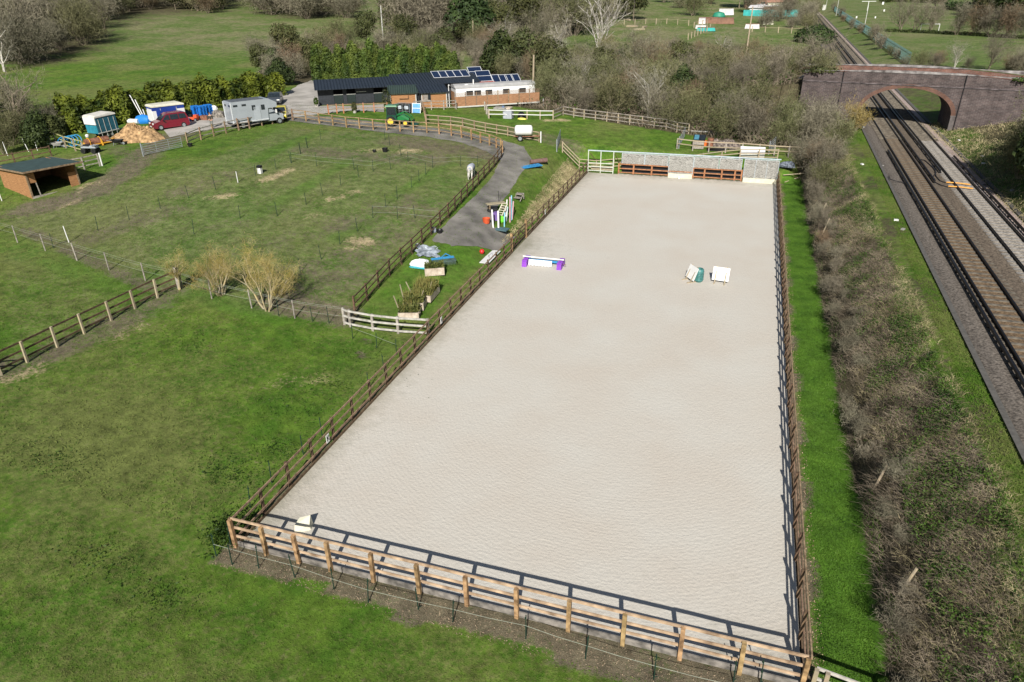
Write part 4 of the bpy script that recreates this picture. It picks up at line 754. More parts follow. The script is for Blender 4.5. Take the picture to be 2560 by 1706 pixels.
# shrubs in the top of the bank nearest the bridge
for i,(u,v,k,s) in enumerate([(2035,505,'grey',.5),(2060,470,'olive',.62),(2045,430,'grey',.8),(2080,410,'grey',.65),(2090,380,'olive',.7),(2060,355,'grey',.85),(2100,350,'red',.55),(2040,560,'grey',.4),(2055,620,'red',.32)]):
    plant(k,W(u,v),sc=s,label='%s on the bank top beside the lush strip, %s of nine'%(LOOK[k],nth(i)),group='bushes crowning the railway bank')
p=W(2135,330); t=make_tree('yellow_bush','yellow green leafless bush beside the left abutment of the bridge','bush',201,bark,tw_yel,2600,.32,.028,h=3.2,stems=9,spread=.8,kids=6,tw=4,r0=.03,blob=.7); t.location=p
# low bushes leaning out of the bank edge
for i in range(34):
    y=14+i*1.9+random.uniform(-.5,.5); plant('lowbush',(6.75+random.uniform(-.15,.7),y),sc=random.uniform(.55,1.05),label='low bramble bush on the bank edge, %s from the near end'%nth(i),group='bramble bushes along the bank edge')
# bamboo, hedges
bp_=[W(796+i*(338/23.),206+i*(20/23.)) for i in range(24)]
for r in(0,1):
    for i,p in enumerate(bp_):
        plant('bamboo',(p.x+random.uniform(-.3,.3)-.3*r,p.y+r*1.5+random.uniform(-.3,.3)),sc=random.uniform(.85,1.12),label='feathery green bamboo clump, %s from left in the %s row behind the stables'%(nth(i),('front','back')[r]),group='bamboo screen behind the stables')
for (u,v,k,s,l) in [(705,215,'ever',.75,'dark ivy covered bush at the bend of the drive, front one'),(678,200,'grey',.95,'grey bare bush left of the drive bend'),(735,200,'grey',1.0,'grey bare bush right of the drive bend'),(762,190,'olive',.8,'olive bush against the left end of the bamboo'),(690,190,'ever',.7,'dark green bush behind the bushes at the drive bend'),(1560,160,'ever',.6,'bright green bush in the middle of the scrub'),(1705,255,'ever',.65,'green evergreen bush among the grey scrub left of the tall pole')]: plant(k,W(u,v),sc=s,label=l,group='bushes at the bend of the drive' if u<800 else None)
def hedge(label,px,hgt,wid,n,lm,seed,s=.26,group=None,name='hedge',dens=1.):
    P_=[W(*p) for p in px]; rng=np.random.default_rng(seed); o0=P_[0]; t=thing(name,label,'hedge',o0,group=group); L=[(b-a).length for a,b in zip(P_,P_[1:])]; cs=np.cumsum([0]+L); s_=rng.uniform(0,cs[-1],n); X=np.interp(s_,cs,[p.x for p in P_]);Y=np.interp(s_,cs,[p.y for p in P_])
    a=rng.uniform(0,math.pi,n); k=(.86+.10*np.sin(s_*1.1+seed)+.07*np.sin(s_*2.9)+.05*np.sin(s_*5.3)); rr=rng.uniform(.72,1.05,n); d=P_[-1]-P_[0]; nr=np.array([-d.y,d.x])/math.hypot(d.x,d.y)
    ox=np.cos(a)*wid/2*rr*(.9+.2*np.sin(s_*2.1)); z=np.abs(np.sin(a))**.45*hgt*k*rr*1.1*np.where(rng.uniform(0,1,n)<.3,rng.uniform(.2,1,n),1); C=np.stack([X+nr[0]*ox-o0.x,Y+nr[1]*ox-o0.y,z],1); C[:,2]+=T(X+nr[0]*ox,Y+nr[1]*ox)-o0.z; N_=np.stack([nr[0]*np.cos(a),nr[1]*np.cos(a),np.sin(a)],1)
    v,f=leaves(C,s,rng,N=N_,flat=.6); npmesh('foliage',v,f,lm,t); mb=MB()
    for q in np.arange(.5,cs[-1],1.4): x=np.interp(q,cs,[p.x for p in P_]);y=np.interp(q,cs,[p.y for p in P_]); z=Tz(x,y)-o0.z; mb.tube((x-o0.x,y-o0.y,z-.1),(x-o0.x+.1,y-o0.y,z+hgt*.6),.07,.03,5)
    mb.build('stems',bark,t); return t
hedge('bright yellow green laurel hedge behind the horse lorry',[(520,270),(600,256),(700,238)],3.2,3.6,9500,lf_laurel,31,.30)
hedge('darker green laurel hedge behind the teal trailer and red van',[(165,332),(250,318),(330,300),(420,285),(520,270)],3.7,4.0,15500,lf_laurel,32,.28)
hedge('grey green bush mass at the left end of the laurel hedge',[(120,345),(165,332)],2.2,3.0,2200,lf_olive,33,.25)
# three yellow willows by the wire fence
for lab,px,h,sd,st,nt,sp in [('largest yellow twigged willow, rightmost of the three',(672,774),4.7,301,6,5200,.5),('greyer sprawling willow in the middle of the three',(553,737),3.7,302,8,2600,.8),('small yellow topped willow beside the thick corner post',(453,722),2.9,303,3,900,.35)]:
    t=make_tree('willow_tree',lab,'willow',sd,bark_pale,tw_yel,nt,.30,.010,h=h,stems=st,spread=sp,kids=6,tw=6,r0=.075,blob=.4,l0=.55,kf=.53,bare=1,minr=.014,group='three yellow willows by the wire fence',rw=1.5,up=.16); t.location=W(*px)-Vector((0,0,.05))
# big silvery bare tree
for lab,px,h,st,sd,sp in [('huge silvery dead tree with many bare limbs rising from the scrub',(1497,130),15,6,401,.55),('white barked bare tree at the top left corner of the picture',(10,180),9,2,402,.4),('dark bare tree with crooked limbs at the left margin',(55,345),7.5,3,403,.6)]:
    t=make_tree('bare_tree',lab,'tree',sd,bark_silver if sd<403 else bark,tw_pale if sd<403 else tw_grey,1300,.7,.035,h=h,stems=st,spread=sp,kids=7,tw=4,r0=.17,blob=1.,l0=.6,minr=.05,tubn=6,gn=.2,up=.08); t.location=W(*px)-Vector((0,0,.1))
o=leaf_thing('evergreen_bush','rounded dark green bush on the left of the railway beyond the bridge','bush',77,[(0,0,1.6,3.4,2.6),(2.4,.4,1.2,2.4,2.0),(-2.4,.2,1.3,2.4,2.1)],5200,.36,lf_dark,bark); o.location=W(2035,108)
# ---------------------------------------------------------------- uncountable growth
def scatter(name,label,cat,n,xf,hl,w,mat,seed,arch=.6,kind='stuff',pw=None,clump=None):
    rng=np.random.default_rng(seed); x,y=xf(rng,n); n=len(x); z=T(x,y); B=np.stack([x,y,z-.02],1); az=rng.uniform(0,6.28,n); L=rng.uniform(hl[0],hl[1],n); ln=rng.uniform(.1,arch,n); d=np.stack([np.cos(az)*ln,np.sin(az)*ln,np.ones(n)],1)
    M1=B+d*(L*.6)[:,None]; d2=np.stack([np.cos(az)*(ln+.6),np.sin(az)*(ln+.6),np.full(n,.15)],1); E1=M1+d2*(L*.5)[:,None]
    v1,f1=ribbons(B,M1,w,rng,.9); v2,f2=ribbons(M1,E1,w*.85,rng,.3); o=npmesh(name,np.concatenate([v1,v2]),np.concatenate([f1,f2+len(v1)]),mat); tag(o,label,cat,kind=kind); return o
def leafmat2(*a,**k): return leafmat(*a,**k)
def bankpts(x0,x1,y0,y1,fall=1.0,mask=None):
    def f(rng,n):
        y=y0+(y1-y0)*rng.uniform(0,1,n)**1.5; x=x0+(x1-x0)*rng.uniform(0,1,n); lim=9.9+RX(y); x=np.minimum(x,lim-rng.uniform(0,.6,n))
        if mask:
            k=mask(x,y)>rng.uniform(0,1,n); x,y=x[k],y[k]
        return x,y
    return f
nzf=lambda x,y,s,p=0: .5+.5*np.sin(x*s*1.3+p+1.7*np.sin(y*s*.6+p))*np.cos(y*s+p*2+1.3*np.sin(x*s))
br_m=M('bramble_stems',(.095,.075,.052),.9,.4,.8,c2=(.25,.205,.15),spec=.15); dry_m=M('dry_grass',(.25,.215,.105),.9,.3,.9,c2=(.40,.345,.20),spec=.15); grs_m=groundmat(True)
scatter('brambles','tangle of dead brown bramble stems covering the railway bank','brambles',90000,bankpts(6.3,9.7,12,88,mask=lambda x,y:.35+.65*(x<9.2+.8*np.sin(y*.3))),(.12,.42),.0085,br_m,51,1.6)
scatter('dry_grass','straw coloured dry grass on the railway bank','dry grass',50000,bankpts(6.9,10.2,12,90,mask=lambda x,y:.15+.85*(nzf(x,y,.9,2)>.5)),(.12,.36),.009,dry_m,52,1.3)
def leafscatter(name,label,cat,n,xf,h,s,mat,seed):
    rng=np.random.default_rng(seed); x,y=xf(rng,n); n=len(x); z=T(x,y)+rng.uniform(0,1,n)**1.5*h; v,f=leaves(np.stack([x,y,z],1),s,rng,flat=.9); o=npmesh(name,v,f,mat); return tag(o,label,cat,kind='stuff')
leafscatter('nettles','bright green nettle and bramble leaves in patches on the railway bank','weeds',110000,bankpts(7.2,9.9,12,80,mask=lambda x,y:(nzf(x,y,.55,5)>.5)*(nzf(x,y,1.7,1)>.3)*1.+.14),.40,.055,lf_bright,53)
DW=[(*W(u,v)[:2],r) for u,v,r in [(745,1030,.8),(850,930,1.3),(600,1170,.7),(250,1395,.6),(560,1185,.5),(890,880,.9),(480,860,.7),(150,1150,.6),(420,1500,.5),(700,1120,.4),(820,960,.6)]]
def near_poly(poly,inner=None):
    xs=[p[0] for p in poly]; ys=[p[1] for p in poly]
    def f(rng,n): x=rng.uniform(min(xs),max(xs),n); y=rng.uniform(min(ys),max(ys),n); k=inpoly(x,y,poly); return x[k],y[k]
    return f
scatter('rough_grass','grass tufts on the verge beside the left track','grass',26000,lambda rng,n:(lambda y:(rng.uniform(9.4,10.35,n)+RX(y),y))(12+90*rng.uniform(0,1,n)**1.4),(.05,.16),.018,grs_m,54,.8)
scatter('rubble_weeds','dry straw coloured weeds on the rubble bank left of the arena','weeds',9000,near_poly(RUB),(.08,.3),.03,dry_m,55,1.0)
scatter('lush_grass','thick bright grass on the strip right of the arena','grass',60000,lambda rng,n:(rng.uniform(4.3,6.6,n),13+65*rng.uniform(0,1,n)**1.5),(.04,.11),.022,leafmat('lush_blades',(.045,.12,.012),(.095,.185,.02),0,.8,.2),56,.9)
def wedge(rng,n):
    y=6+34*rng.uniform(0,1,n)**1.2; x=rng.uniform(-48,-17.1,n); k=(x>-1.05*y-8); k2=rng.uniform(0,1,n)<.3; x2=np.where(k2,rng.uniform(-24,4,n),x); y2=np.where(k2,rng.uniform(9,14.7,n),y); k=k|k2; return x2[k],y2[k]
scatter('meadow_grass','short grass blades of the near paddock','grass',110000,wedge,(.03,.085),.022,grs_m,57,.9)
scr_poly=[tuple(W(*p)[:2]) for p in [(1245,262),(1400,283),(1560,312),(1700,335),(1790,350),(1880,365),(1985,385),(2060,440),(2140,310),(2060,150),(1900,120),(1640,130),(1400,130),(1180,150),(1180,215)]]
scatter('undergrowth','dark tangled undergrowth beneath the scrub behind the arena','undergrowth',42000,near_poly(scr_poly),(.5,1.5),.05,br_m,58,1.1)
leafscatter('undergrowth_leaves','ivy and bramble leaves low in the scrub','undergrowth',16000,near_poly(scr_poly),1.3,.26,lf_ivy,59)
rslope=[(19.3,72),(19.8,98),(30,97),(33,70),(28,40),(19,40)]
scatter('slope_grass','rough brown and green grass on the right cutting slope','grass',16000,near_poly(rslope),(.15,.45),.03,dry_m,60,1.2)
leafscatter('corner_weeds','green weeds at the near left corner post of the arena','weeds',1500,lambda rng,n:(rng.normal(-17.3,.35,n),rng.normal(16.4,.5,n)),.5,.08,lf_bright,61)

scatter('rough_paddock_grass','longer tufts of grass and dead stalks in the paddocks','grass',60000,lambda rng,n:(lambda y:(rng.uniform(-62,-17.3,n),y))(16+70*rng.uniform(0,1,n)**1.2),(.05,.16),.03,dry_m if False else grs_m,62,1.1)
leafscatter('dock_weeds','dark green weed patches in the near paddock','weeds',3000,lambda rng,n:(lambda k:(np.array([c[0] for c in DW])[k]+rng.normal(0,1,n)*1.5*np.array([c[2] for c in DW])[k],np.array([c[1] for c in DW])[k]+rng.normal(0,1,n)*np.array([c[2] for c in DW])[k]*.9))(rng.integers(0,len(DW),n)),.10,.06,lf_bright,63)

leafscatter('wood_chips','pale wood chips and dead leaves on the earth strip before the near arena fence','wood chips',5200,lambda rng,n:(lambda x:(x,rng.uniform(14.75,15.78,n)-.02*(x+17)*rng.uniform(0,1,n)))(rng.uniform(-16.9,6,n)),.03,.035,M('chip_pale',(.16,.11,.07),.9,.4,9,c2=(.27,.21,.14)),64)
leafscatter('edge_litter','dead leaves and rusty bark along the foot of the right arena fence','wood chips',4200,lambda rng,n:(rng.uniform(3.86,4.45,n),15.5+62*rng.uniform(0,1,n)**1.3),.03,.04,M('litter_rust',(.16,.085,.045),.9,.4,5,c2=(.36,.27,.18)),65)
# ---------------------------------------------------------------- buildings
def corr(name,c,sc=5.2,rough=.55):
    m=M(name,c,rough,.12,1.5,0); t=m.node_tree;N=t.nodes;L=t.links;b=N['Principled BSDF']; tc=N.new('ShaderNodeTexCoord'); s=N.new('ShaderNodeSeparateXYZ'); L.new(tc.outputs['Object'],s.inputs[0]); q=N.new('ShaderNodeMath'); q.operation='MULTIPLY'; q.inputs[1].default_value=sc*6.283; L.new(s.outputs[0],q.inputs[0]); w=N.new('ShaderNodeMath'); w.operation='SINE'; L.new(q.outputs[0],w.inputs[0]); bp=N.new('ShaderNodeBump'); bp.inputs['Strength'].default_value=1; bp.inputs['Distance'].default_value=.06; L.new(w.outputs[0],bp.inputs['Height']); L.new(bp.outputs[0],b.inputs['Normal']); return m
roof_navy=corr('roof_sheet_navy',(.02,.027,.038),2.4); roof_green=corr('roof_sheet_green',(.045,.07,.055),3.5); felt=M('roof_felt_green',(.035,.065,.062),.9,.2,2,.3); blackpaint=M('black_paint',(.022,.026,.032),.6,.25,3); doorg=M('door_dark_green',(.012,.022,.02),.5,.2); 
plank=M('plank_orange',(.27,.125,.05),.8,.25,3.5,.35,c2=(.38,.195,.085),det=6,stretch=(.6,.6,9)); plank2=M('panel_orange',(.24,.12,.06),.8,.22,3,.35,c2=(.34,.185,.10),det=6,stretch=(.7,.7,8)); rustm=M('rust_brown',(.16,.06,.035),.85,.35,4,.3,c2=(.22,.10,.06)); interior=M('dark_interior',(.01,.01,.01),.9,.1); trimw=M('pale_trim',(.50,.50,.46),.7,.1); lblock=M('concrete_block',(.30,.29,.27),.9,.2,3,.2)
def frame_at(a,b): a=Vector(a);b=Vector(b); return a,heading(a,b),(b-a).to_2d().length
a,rz,L1=frame_at(W(798,264),W(986,256)); t=thing('stable_block','long black stable block with ribbed navy roof and dark green half doors','stable',a,rz)
def slabroof(mb,x0,x1,y0,z0,y1,z1,th=.06): mb.add([(x0,y0,z0),(x1,y0,z0),(x1,y1,z1),(x0,y1,z1),(x0,y0,z0+th),(x1,y0,z0+th),(x1,y1,z1+th),(x0,y1,z1+th)],[(3,2,1,0),(4,5,6,7),(0,1,5,4),(1,2,6,5),(2,3,7,6),(3,0,4,7)])
dr=[(.205,.325),(.375,.49),(.735,.855)]; mb=MB(); xs=[0]; 
for p,q in dr: mb.box(((xs[-1]+p)/2*L1,.05,1.08),((p-xs[-1])*L1,.1,2.15)); xs.append(q); mb.box(((p+q)/2*L1,.05,2.08),((q-p)*L1,.1,.15))
mb.box(((xs[-1]+1)/2*L1,.05,1.08),((1-xs[-1])*L1,.1,2.15)); mb.box((.05,2,1.08),(.1,3.8,2.15)); mb.box((L1/2,3.95,1.3),(L1,.1,2.6)); mb.box((L1-.05,2,1.08),(.1,3.8,2.15)); mb.build('wall',blackpaint,t)
for p,q in dr:
    d=MB().box(((p+q)/2*L1,.02,.62),((q-p)*L1-.06,.06,1.2)).build('stable_door',doorg,t); MB().box(((p+q)/2*L1,-.0,1.25),((q-p)*L1+.05,.12,.07)).build('door_top',trimw,d)
    MB().box(((p+q)/2*L1,1.2,1.1),((q-p)*L1+.8,.04,2.2)).build('interior',interior,t)
mb=MB(); slabroof(mb,-.35,L1+.02,-1.1,2.05,4.1,2.78); mb.build('roof',roof_navy,t); 
for x,z in((.57,1.5),(.92,1.5)): MB().box((x*L1,-.03,z),(1.3,.06,.07)).build('ledge',trimw,t)
a2,rz2,L2=frame_at(W(986,256),W(1195,248)); t=thing('stable_block','taller black barn section right of the stables carrying five solar panels','barn',a2+Vector((0,.25,0)),rz2); mb=MB(); mb.box((L2/2,2.2,1.15),(L2,4.2,2.3)); mb.build('wall',blackpaint,t); mb=MB(); slabroof(mb,.03,L2+.2,-.9,2.15,4.5,3.1); mb.build('roof',roof_navy,t); BARN=(a2+Vector((0,.25,0)),rz2,L2)
pvg=M('solar_cells',(.012,.022,.055),.12,.25,12,spec=.8); 
def solar(label,o,rz,tilt,w=1.0,h=1.65,n=2,group='solar panels above the mobile home'):
    t=thing('solar_panel',label,'solar panel',o,rz,group=group); Rm=Matrix.Rotation(tilt,3,'X'); mb=MB(); fr=MB()
    def q(x,y,z): v=Rm@Vector((x,y,z)); return (v.x,v.y,v.z)
    mb.add([q(0,0,0),q(w,0,0),q(w,h,0),q(0,h,0),q(0,0,.03),q(w,0,.03),q(w,h,.03),q(0,h,.03)],[(3,2,1,0),(4,5,6,7),(0,1,5,4),(1,2,6,5),(2,3,7,6),(3,0,4,7)]); mb.build('cells',pvg,t)
    for p1,p2 in(((0,0),(w,0)),((w,0),(w,h)),((w,h),(0,h)),((0,h),(0,0)))+((((0,h/2),(w,h/2)),) if n==2 else ()): fr.bar(q(*p1,.03),q(*p2,.03),.06,.05)
    fr.build('panel_frame',M('panel_frame_metal',(.6,.62,.64),.4,.05) if 'pf' not in globals() else pf,t); return t
pf=M('solar_frame',(.62,.64,.66),.4,.05)
Rb=Matrix.Rotation(BARN[1],3,'Z')
for i in range(5):
    x=BARN[2]*.50+i*1.06; solar('solar panel on the barn roof, %s from the left of five'%nth(i),BARN[0]+Rb@Vector((x,1.5,2.70)),BARN[1],math.radians(15),1.02,2.4,1,'five solar panels on the barn roof')
def cabin(name,label,pa,pb,dep,h,hr,roofm,over=.35,shift=0):
    a,rz,L=frame_at(W(*pa),W(*pb)); t=thing(name,label,'cabin',a,rz); mb=MB(); mb.add([(0,0,0),(L,0,0),(L,dep,0),(0,dep,0),(0,0,h),(L,0,h),(L,dep,hr),(0,dep,hr)],[(3,2,1,0),(4,5,6,7),(0,1,5,4),(1,2,6,5),(2,3,7,6),(3,0,4,7)]); mb.build('wall',plank,t); mb=MB(); slabroof(mb,-.3,L+.3,-over,h-.02,dep+.2,hr+.03,.09); mb.build('roof',roofm,t); mb=MB(); [mb.box((x,-.03,h/2),(.12,.07,h)) for x in(.02,L-.02)]; mb.box((L/2,-.03,h-.1),(L,.06,.16)); mb.build('trim',trimw,t); return t,L
t,L=cabin('timber_cabin','orange timber cabin with green ribbed roof left of the dark gap',(978,271),(1042,270),2.8,1.85,2.4,roof_green); mb=MB(); mb.bar((L*.35,-.12,1.15),(L*.7,-.12,1.15),.04,.05); mb.bar((L*.7,-.12,1.15),(L*.7,-.12,1.6),.04,.05); mb.build('handrail',black_pl,t)
t,L=cabin('timber_cabin','orange timber cabin with navy roof and grey door right of the dark gap',(1056,271),(1118,269),2.8,1.9,2.5,roof_navy); MB().box((L*.2,-.04,1.4),(L*.3,.06,1.2)).build('window_panel',wood_grey,t); MB().box((L*.30,-.09,1.5),(.35,.06,.9)).build('mirror',glassd,t)
a,rz,L=frame_at(W(1042,270),W(1056,270)); t=thing('timber_shed','narrow black shed filling the gap between the two orange cabins','shed',a+Vector((.1,.2,0)),rz); MB().box((L/2-.05,1.2,1.0),(L-.15,2.2,2.0)).build('wall',blackpaint,t); MB().box((L/2-.05,.06,.95),(L*.5,.05,1.8)).build('door',interior,t)
# mobile home
a,rz,L=frame_at(W(1128,262),W(1326,256)); a=a+Vector((.4,.9,0)); t=thing('mobile_home','long white mobile home with grey roof behind the orange garden fence','mobile home',a,rz); nrm=9; pr=[(0,.2),(0,2.0),(.5,2.28),(1.5,2.4),(2.5,2.28),(3,2.0),(3,.2)]
mb=MB(); mb.add([(x,y,z) for x in(0,L) for y,z in pr],[tuple(range(6,-1,-1)),tuple(range(7,14))]+[(i,i+1,8+i,7+i) for i in range(6) if i in(0,5)]+[(6,0,7,13)]); mb.build('wall',white_pt,t)
rg=M('caravan_roof_grey',(.36,.36,.35),.7,.12,1.5); mb=MB(); mb.add([(x,y,z+.02) for x in(-.1,L+.12) for y,z in[(-.06,1.96)]+pr[2:5]+[(3.06,1.96)]],[(i,i+1,6+i,5+i) for i in range(4)]+[(4,3,2,1,0),(5,6,7,8,9)]); mb.build('roof',rg,t)
for x in(.17,.27,.41,.63,.84): w_=MB().box((x*L,-.02,1.3),(.95,.05,.6)).build('window',glassd,t); MB().box((x*L,-.05,.97),(1.05,.06,.05)).build('sill',trimw,w_)
MB().tube((.24*L,.9,2.2),(.24*L,.9,2.95),.09,n=8).build('flue',white_pt,t); MB().lathe([(.3,0),(.3,.08),(.0,.14)],(.15*L,.7,2.3),10).build('roof_vent',white_pt,t)
MH=(a,rz,L); Rm=Matrix.Rotation(rz,3,'Z')
for i,x in enumerate((.58,.665,.745,.83)): solar('upright solar panel behind the mobile home roof, %s from left of the right hand four'%nth(i),MH[0]+Rm@Vector((x*MH[2],3.9+(0 if i else .4),2.0)),MH[1],math.radians(26),1.12,1.9,1)
solar('large two part solar panel raised higher behind the others',MH[0]+Rm@Vector((.31*MH[2],6.0,2.75)),MH[1],math.radians(30),2.0,2.2,2); solar('large two part solar panel in front of the raised one above the red roof',MH[0]+Rm@Vector((.385*MH[2],4.6,2.2)),MH[1],math.radians(30),2.1,2.4,2)
o=MB(); slabroof(o,0,3.6,0,1.9,2.6,2.4); o.box((1.8,1.4,.95),(3.4,2.2,1.8)); o=o.build('red_roofed_shed',M('red_roof',(.33,.07,.05),.8,.25,3,.2)); o.location=MH[0]+Rm@Vector((.28*MH[2],3.6,0)); o.rotation_euler=(0,0,MH[1]); tag(o,'small red roofed shed under the raised solar panels','shed')
# long orange garden fence
a,rz,L=frame_at(W(1137,271),W(1349,264)); t=thing('garden_fence','long orange panel fence with lattice top screening the white mobile home','fence',a,rz); n=8; w=L/n
for i in range(n): MB().box(((i+.5)*w,0,.78),(w-.07,.04,1.28)).build('panel',plank2,t); MB().box(((i)*w+.03,-.0,0.98),(.1,.1,1.96)).build('post',wood_mid,t)
mb=MB()
for i in range(int(L/.16)):
    x=i*.16; mb.bar((x,.0,1.44),(min(L,x+.34),.0,1.92),.02,.03,up=(0,1,0)); mb.bar((min(L,x+.34),.01,1.44),(x,.01,1.92),.02,.03,up=(0,1,0))
mb.build('lattice',wood_mid,t); MB().box((L/2,-.05,.12),(L,.05,.16)).build('gravel_board',trimw,t); MB().box((.02,1.0,1.1),(.05,2,1.9)).build('end_panel',plank2,t)
p=W(1124,269); t=thing('lamp_post','thin white lamp post between the navy roofed cabin and the garden fence','lamp post',p); MB().tube((0,0,0),(0,0,2.75),.05,n=8).build('pole',white_pt,t); MB().lathe([(0,-.12),(.14,0),(0,.14)],(0.05,0,2.8),10).build('lamp',white_pt,t)
# field shelter
a,rz,L=frame_at(W(81,498),W(206,463)); rz+=.10; t=thing('field_shelter','open fronted orange timber field shelter with dark green felt roof','shelter',a,rz); D=3.7; 
b_=W(10,478); D=5.6; mb=MB(); mb.box((.04,D/2,1.1),(.07,D,2.2)); mb.box((L-.04,D/2,1.1),(.07,D,2.2)); mb.box((L/2,D-.04,1.0),(L,.07,2.0)); mb.build('wall',plank,t)
mb=MB(); mb.box((L/2,D/2,.03),(L-.2,D-.2,.03)); mb.build('shaded_earth_floor',M('shelter_floor_shade',(.03,.025,.02),.95,.3,3),t)  # floor colour darkened to paint in the shade inside the shelter
MB().box((.38,-.02,1.75),(.65,.05,.85)).build('front_panel',plank,t); MB().box((L-.42,-.02,.85),(.75,.05,1.5)).build('front_panel',plank,t)
mb=MB(); mb.box((.06,-.06,1.1),(.12,.1,2.25)); mb.box((L-.06,-.06,1.1),(.12,.1,2.25)); mb.box((L/2,-.03,2.28),(L,.08,.14)); mb.build('corner_post',wood_mid,t); MB().box((L/2,-.08,.1),(L-.1,.1,.2)).build('threshold',wood_grey,t); mb=MB(); mb.bar((.75,-.0,0),(.65,0,1.6),.07); mb.build('prop',wood_grey,t)
mb=MB(); slabroof(mb,-.35,L+.4,-.75,2.42,D+.4,2.08,.05); mb.build('roof',felt,t); mb=MB(); mb.bar((-.36,-.77,2.42),(L+.41,-.77,2.42),.04,.14); mb.bar((-.37,-.77,2.42),(-.37,D+.4,2.07),.04,.14); mb.bar((L+.41,-.77,2.42),(L+.41,D+.4,2.07),.04,.14); mb.build('fascia',wood_mid,t)
# ---------------------------------------------------------------- vehicles
def wheel(t,x,y,r=.31,w=.2,hub=steel):
    o=MB().lathe([(r*.62,-w/2),(r*.95,-w/2),(r,-w*.3),(r,w*.3),(r*.95,w/2),(r*.62,w/2)],(x,y,r),18,'y').build('wheel',rubber,t,smooth=True); MB().lathe([(.02,-w*.5),(r*.6,-w*.53),(r*.6,w*.53),(.02,w*.5)],(x,y,r),14,'y').build('rim',hub,o); return o
def carpaint(n,c): m=M(n,c,.28,.06,.8,spec=.6); m.node_tree.nodes['Principled BSDF'].inputs['Coat Weight'].default_value=.5; return m
lampm=M('lamp_glass',(.75,.75,.72),.15,.05); redlamp=M('tail_lamp',(.4,.02,.02),.3,.1)
def car(label,loc,rz,paint,prof,hw,belt,name='parked_car',cat='car',wb=(.75,3.35),wr=.31,glass=(),lamps=None,front_w=None,L=4.1,roofcol=None,group='vehicles parked in the yard'):
    t=thing(name,label,cat,loc,rz,group=group); n=len(prof); ins=[.0 if z<belt+.02 else (.14*(z-belt)/.75+.01) for x,z in prof]; MB().ext(prof,-hw,hw,ins).build('body',paint,t)
    for s in(-1,1):
        for g in glass:
            mb=MB(); yy=[s*(hw-(.14*(z-belt)/.75+.01)+.012) for x,z in g]; mb.add([(x,y,z) for (x,z),y in zip(g,yy)],[tuple(range(len(g)))]); mb.build('side_window',glassd,t)
        for x in wb: wheel(t,x,s*(hw-.09),wr)
        mb=MB(); mb.box((lamps[0],s*(hw-.25),lamps[1]),(.1,.36,.2)); mb.build('headlight',lampm,t); MB().box((L-.02,s*(hw-.16),.9),(.06,.16,.35)).build('tail_light',redlamp,t)
        MB().box((1.25,s*(hw+.08),1.0),(.1,.16,.13)).build('wing_mirror',black_pl,t)
    if front_w:
        (x0,z0),(x1,z1)=front_w; y0=hw-.06; y1=hw-.17; k=.015; MB().add([(x0-k,-y0,z0+k),(x0-k,y0,z0+k),(x1-k,y1,z1+k),(x1-k,-y1,z1+k)],[(0,1,2,3)]).build('windscreen',glassd,t)
    MB().box((.02,0,.42),(.1,hw*1.7,.2)).build('bumper',black_pl if paint!=redp else paint,t); MB().box((-.04,0,.45),(.02,.5,.11)).build('number_plate',white_pt,t); return t
redp=carpaint('paint_dark_red',(.16,.008,.02)); yelp=carpaint('paint_yellow',(.62,.52,.06)); silv=carpaint('paint_silver',(.34,.37,.40)); greyp=carpaint('paint_dark_grey',(.06,.07,.08))
fw=W(404,327); rw=W(458,318); rz=heading(fw,rw); loc=fw-Matrix.Rotation(rz,3,'Z')@Vector((.8,-.75,0)); loc.z=Tz(loc.x,loc.y)+.05
vanp=[(0,.3),(0,.62),(.12,.82),(.9,1.02),(1.55,1.62),(1.9,1.78),(3.3,1.80),(3.85,1.72),(4.08,1.1),(4.12,.35),(3.9,.22),(.3,.22)]
car('dark red small van with windows parked beside the muck heap',loc,rz,redp,vanp,.84,1.02,glass=[[(1.15,1.08),(1.95,1.08),(1.95,1.6),(1.62,1.58)],[(2.05,1.08),(2.95,1.08),(2.95,1.62),(2.05,1.62)],[(3.05,1.1),(3.85,1.12),(3.75,1.58),(3.05,1.62)]],lamps=(.08,.74),front_w=((.95,1.05),(1.53,1.60)),name='parked_van',cat='van',wb=(.8,3.4))
hatch=[(0,.3),(0,.6),(.15,.78),(.95,.95),(1.5,1.42),(1.85,1.48),(3.0,1.45),(3.6,.95),(3.68,.4),(3.5,.22),(.3,.22)]
c=W(700,305); loc=Vector((c.x,c.y,Tz(c.x,c.y)+.06)); car('yellow hatchback facing the camera at the end of the horse lorry',loc,math.radians(120),yelp,hatch,.82,.95,glass=[[(1.1,1.0),(2.0,1.0),(2.0,1.38),(1.5,1.36)],[(2.1,1.0),(3.2,1.0),(2.9,1.36),(2.1,1.38)]],lamps=(.1,.68),front_w=((.98,.98),(1.49,1.41)),wb=(.7,3.0),L=3.68)
c=W(669,270); car('dark vehicle mostly hidden behind the cab of the horse lorry','' or Vector((c.x,c.y+1.5,c.z+.05)),math.radians(118),greyp,hatch,.85,.95,glass=[[(1.1,1.0),(2.0,1.0),(2.0,1.38),(1.5,1.36)]],lamps=(.1,.68),front_w=((.98,.98),(1.49,1.41)),wb=(.7,3.0),L=3.68)
